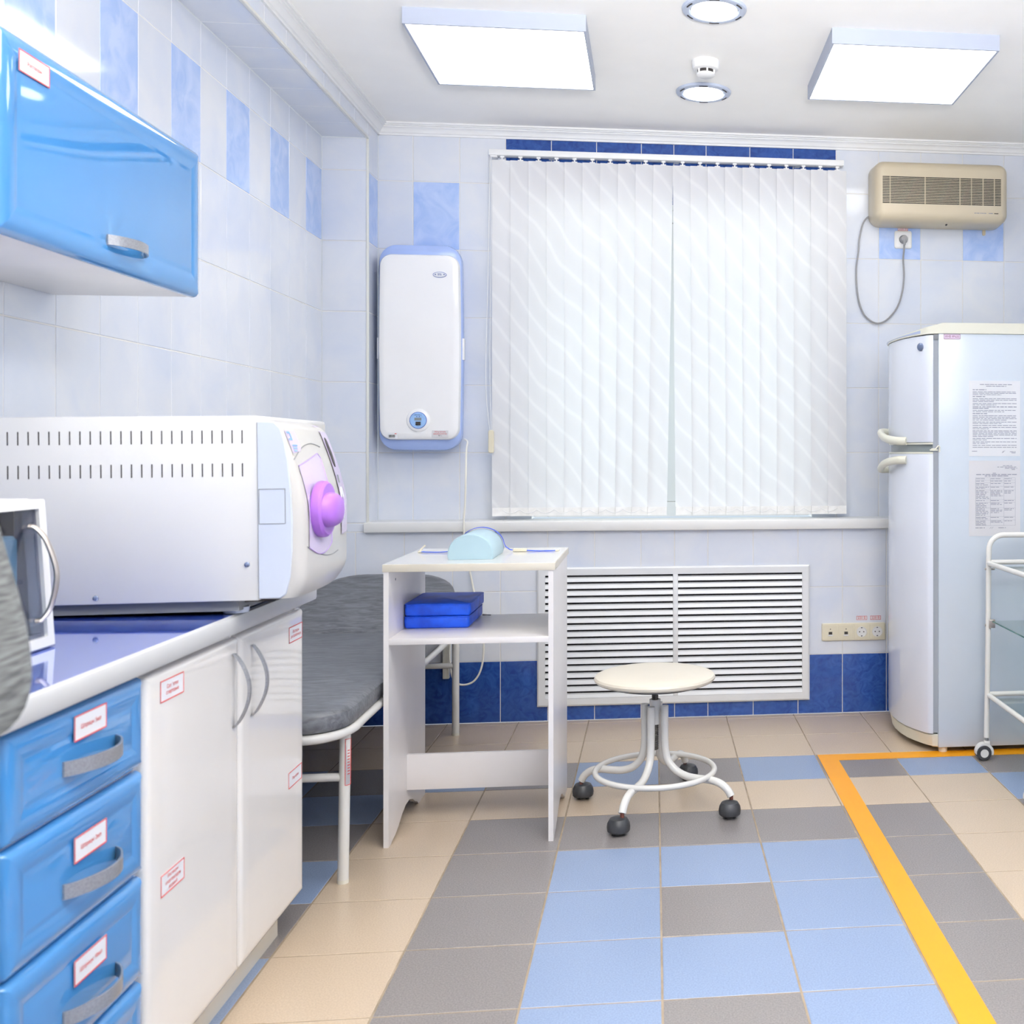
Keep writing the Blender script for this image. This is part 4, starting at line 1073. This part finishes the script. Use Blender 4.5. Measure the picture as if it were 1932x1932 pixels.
mb.box(bx0, bx0 + .01, by0 + .012, by1 - .012, bz0 + .012, bz1 - .012)
mb.build('shell', 'pvc', t, smooth=20)
mb = MB(); mb.box(bx0 + .011, bx0 + .014, by0 + .0125, by1 - .0125, bz0 + .0125, bz1 - .0125); mb.box(bx0 + .014, fx(bz0) - .06, by1 - .015, by1 - .0125, bz0 + .0125, bz1 - .0125); mb.box(bx0 + .014, fx(bz0) - .06, by0 + .0125, by0 + .015, bz0 + .0125, bz1 - .0125); mb.box(bx0 + .014, fx(bz0) - .06, by0 + .015, by1 - .015, bz0 + .0125, bz0 + .014); mb.box(bx0 + .014, fx(bz0) - .06, by0 + .015, by1 - .015, bz1 - .014, bz1 - .0125)
mb.build('lining', 'oven_dark', t, smooth=0)
fd = lambda u, v, d: (fx(v) + d, u, v)
def ring_rect(a, b, c, e, d): return [fd(u, v, d) for u, v in ((a, c), (b, c), (b, e), (a, e))]
mb = MB(); o = (by0, by1, bz0 + .001, bz1 - .001); i = (by0 + .022, by1 - .022, bz0 + .020, bz1 - .016)
R = [mb.ring(ring_rect(*q, d)) for q, d in ((o, -.027), (o, -.003), ((o[0] + .003, o[1] - .003, o[2] + .003, o[3] - .003), 0), (i, 0), (i, -.027))]
for a, b in zip(R[:-1], R[1:]): mb.bridge(a, b)
mb.bridge(R[-1], R[0]); dr = mb.build('door', 'pvc', t, smooth=20)
mb = MB(); mb.loft([ring_rect(i[0], i[1], i[2], i[3], d) for d in (-.010, -.006)]); mb.build('glass_pane', 'glass_smoke', dr, smooth=0)
pts = spline([fd(1.922, 1.056, -.006), fd(1.924, 1.052, .004), fd(1.926, 1.030, .018), fd(1.928, .977, .029), fd(1.927, .925, .018), fd(1.925, .902, .004), fd(1.923, .898, -.006)], 7)
mb = MB(); mb.tube(pts, .0052, 12, squash=(1.25, .8)); mb.build('handle', 'chrome', dr)
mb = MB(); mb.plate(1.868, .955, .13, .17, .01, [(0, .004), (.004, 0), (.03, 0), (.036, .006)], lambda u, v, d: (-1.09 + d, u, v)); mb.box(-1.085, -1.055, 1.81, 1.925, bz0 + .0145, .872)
tag(mb.build('reflection_insert', 'reflection_cyan'), 'pale turquoise insert imitating a reflection in the smoked glass door', 'imitated reflection')  # cyan block added inside the box to imitate a reflection in its glass

# ------------------------------------------------------------------ office chair at the left picture edge
t = thing('office_chair', 'grey ribbed office chair back cut off by the left picture edge', 'chair', (-.42, .98, 0))
cy_ = .965
def chair_back(z): # plane leans toward the worktop with height
    return -.665 - .33 * (z - .98)
mb = MB(); rows = []
def halfw(z):
    q = (z - .80) / .52
    return .235 * (1 - abs(2 * q - 1.0 if q > .5 else (2 * q - 1)) ** 3.2 * .55)
for fr in (0, 1):
    pass
outl = []
zc0, zh0 = 1.150, .25
for k in range(48):
    a = 2 * PI * k / 48; c_, s_ = math.cos(a), math.sin(a)
    e = 2.0 / 5.0
    outl.append((math.copysign(abs(c_) ** e, c_) * .235, zc0 + math.copysign(abs(s_) ** e, s_) * zh0))
def cb(sc_, d):
    r = []
    for u, z in outl:
        uu = u * sc_; zz = zc0 + (z - zc0) * sc_
        r.append((chair_back(zz) + d + .25 * uu * uu, cy_ + uu * (1.0 - .10 * max(0, (zc0 - zz) / zh0)), zz))
    return r
mb.loft([cb(.90, -.018), cb(.97, -.015), cb(1.0, -.004), cb(1.0, .012), cb(.97, .026), cb(.86, .034), cb(.5, .038)])
bk = mb.build('backrest', 'chair_mesh', t)
mb = MB(); mb.loft([cb(.86, -.032), cb(.90, -.026), cb(.91, -.017)]); mb.build('back_shell', 'black_plastic', bk)
mb = MB(); mb.tube(spline([(-.685, cy_, 1.0), (-.665, cy_, .86), (-.63, cy_, .62), (-.58, cy_, .47), (-.48, cy_, .435), (-.40, cy_, .43)], 6), .022, 10, squash=(1.4, .6)); mb.build('back_spine', 'black_plastic', t)
mb = MB(); mb.plate(-.36, cy_, .46, .46, .10, [(0, .05), (.01, .01), (.03, 0), (.05, .004), (.065, .03), (.07, .08)], fup(.445), 6); mb.build('seat', 'chair_mesh', t)
MB().box(-.46, -.27, cy_ - .08, cy_ + .08, .415, .4455, .01).build('mechanism', 'black_plastic', t)
MB().cyl((-.36, cy_, .08), (-.36, cy_, .418), .025, seg=18).build('gas_lift', 'black_plastic', t)
for k in range(5):
    a = 2 * PI * k / 5 + .5
    mb = MB(); ex, ey = -.36 + .25 * math.cos(a), cy_ + .25 * math.sin(a)
    mb.tube([(-.36, cy_, .10), (-.36 + .13 * math.cos(a), cy_ + .13 * math.sin(a), .095), (ex, ey, .07)], .022, 10, r_end=.013); lg = mb.build('base_arm', 'black_plastic', t)
    mb = MB()
    for s in (-1, 1): mb.lathe([(.001, -.009), (.024, -.008), (.026, 0), (.024, .008), (.001, .009)], (ex + s * .013, ey, .026), 18, 'X')
    mb.cyl((ex, ey, .03), (ex, ey, .075), .006, seg=8); mb.build('caster', 'black_plastic', lg)

# ------------------------------------------------------------------ lights
def area(name, loc, rot, sx, sy, power, col=(1, 1, 1)):
    l = bpy.data.lights.new(name, 'AREA'); l.shape = 'RECTANGLE'; l.size = sx; l.size_y = sy; l.energy = power; l.color = col
    o = bpy.data.objects.new(name, l); COL.objects.link(o); o.location = loc; o.rotation_euler = rot
    return o
# the room's further ceiling panels, behind and above the camera
for x in (-.524, .906):
    for y in (2.0, .2): area('ceiling_panel_lamp', (x, y, ZC - .06), (0, 0, 0), .6, .6, 14 if x > 0 else 5, (1, .98, .94))
area('window_daylight', (.09, YN + .75, 1.3), (-PI / 2, 0, 0), 2.4, 2.2, 17, (.88, .94, 1))
# unseen fill lamp added near the camera, aimed up to brighten the ceiling
area('ceiling_fill', (.25, -.3, 1.6), (PI - .715, 0, 0), .5, .5, 128, (1, .96, .90)).data.spread = math.radians(92)

w = bpy.data.worlds.new('world'); SC.world = w; w.use_nodes = True
bgn = w.node_tree.nodes['Background']; bgn.inputs['Color'].default_value = (.75, .87, 1, 1); bgn.inputs['Strength'].default_value = .6

# ------------------------------------------------------------------ camera
cd = bpy.data.cameras.new('camera'); co = bpy.data.objects.new('camera', cd); COL.objects.link(co)
co.location = (0, 0, 1.18034); co.rotation_euler = (PI / 2, 0, -.11669)
cd.sensor_fit = 'HORIZONTAL'; cd.sensor_width = 36.0; cd.lens = 2029.01 / 1932 * 36
cd.shift_x = (966 - 1471.99) / 1932; cd.shift_y = -(966 - 851.76) / 1932
cd.clip_start = .02
cd.dof.use_dof = True; cd.dof.focus_distance = 3.9; cd.dof.aperture_fstop = 6.5
SC.camera = co
SC.view_settings.view_transform = 'Standard'
SC.view_settings.look = 'None'
SC.view_settings.exposure = 0.46
SC.cycles.max_bounces = 8; SC.cycles.diffuse_bounces = 5; SC.cycles.glossy_bounces = 4; SC.cycles.transparent_max_bounces = 8
SC.cycles.use_adaptive_sampling = True; SC.cycles.adaptive_threshold = 0.08; SC.cycles.adaptive_min_samples = 16
SC.cycles.caustics_reflective = False; SC.cycles.caustics_refractive = False
SC.cycles.sample_clamp_indirect = 4.0
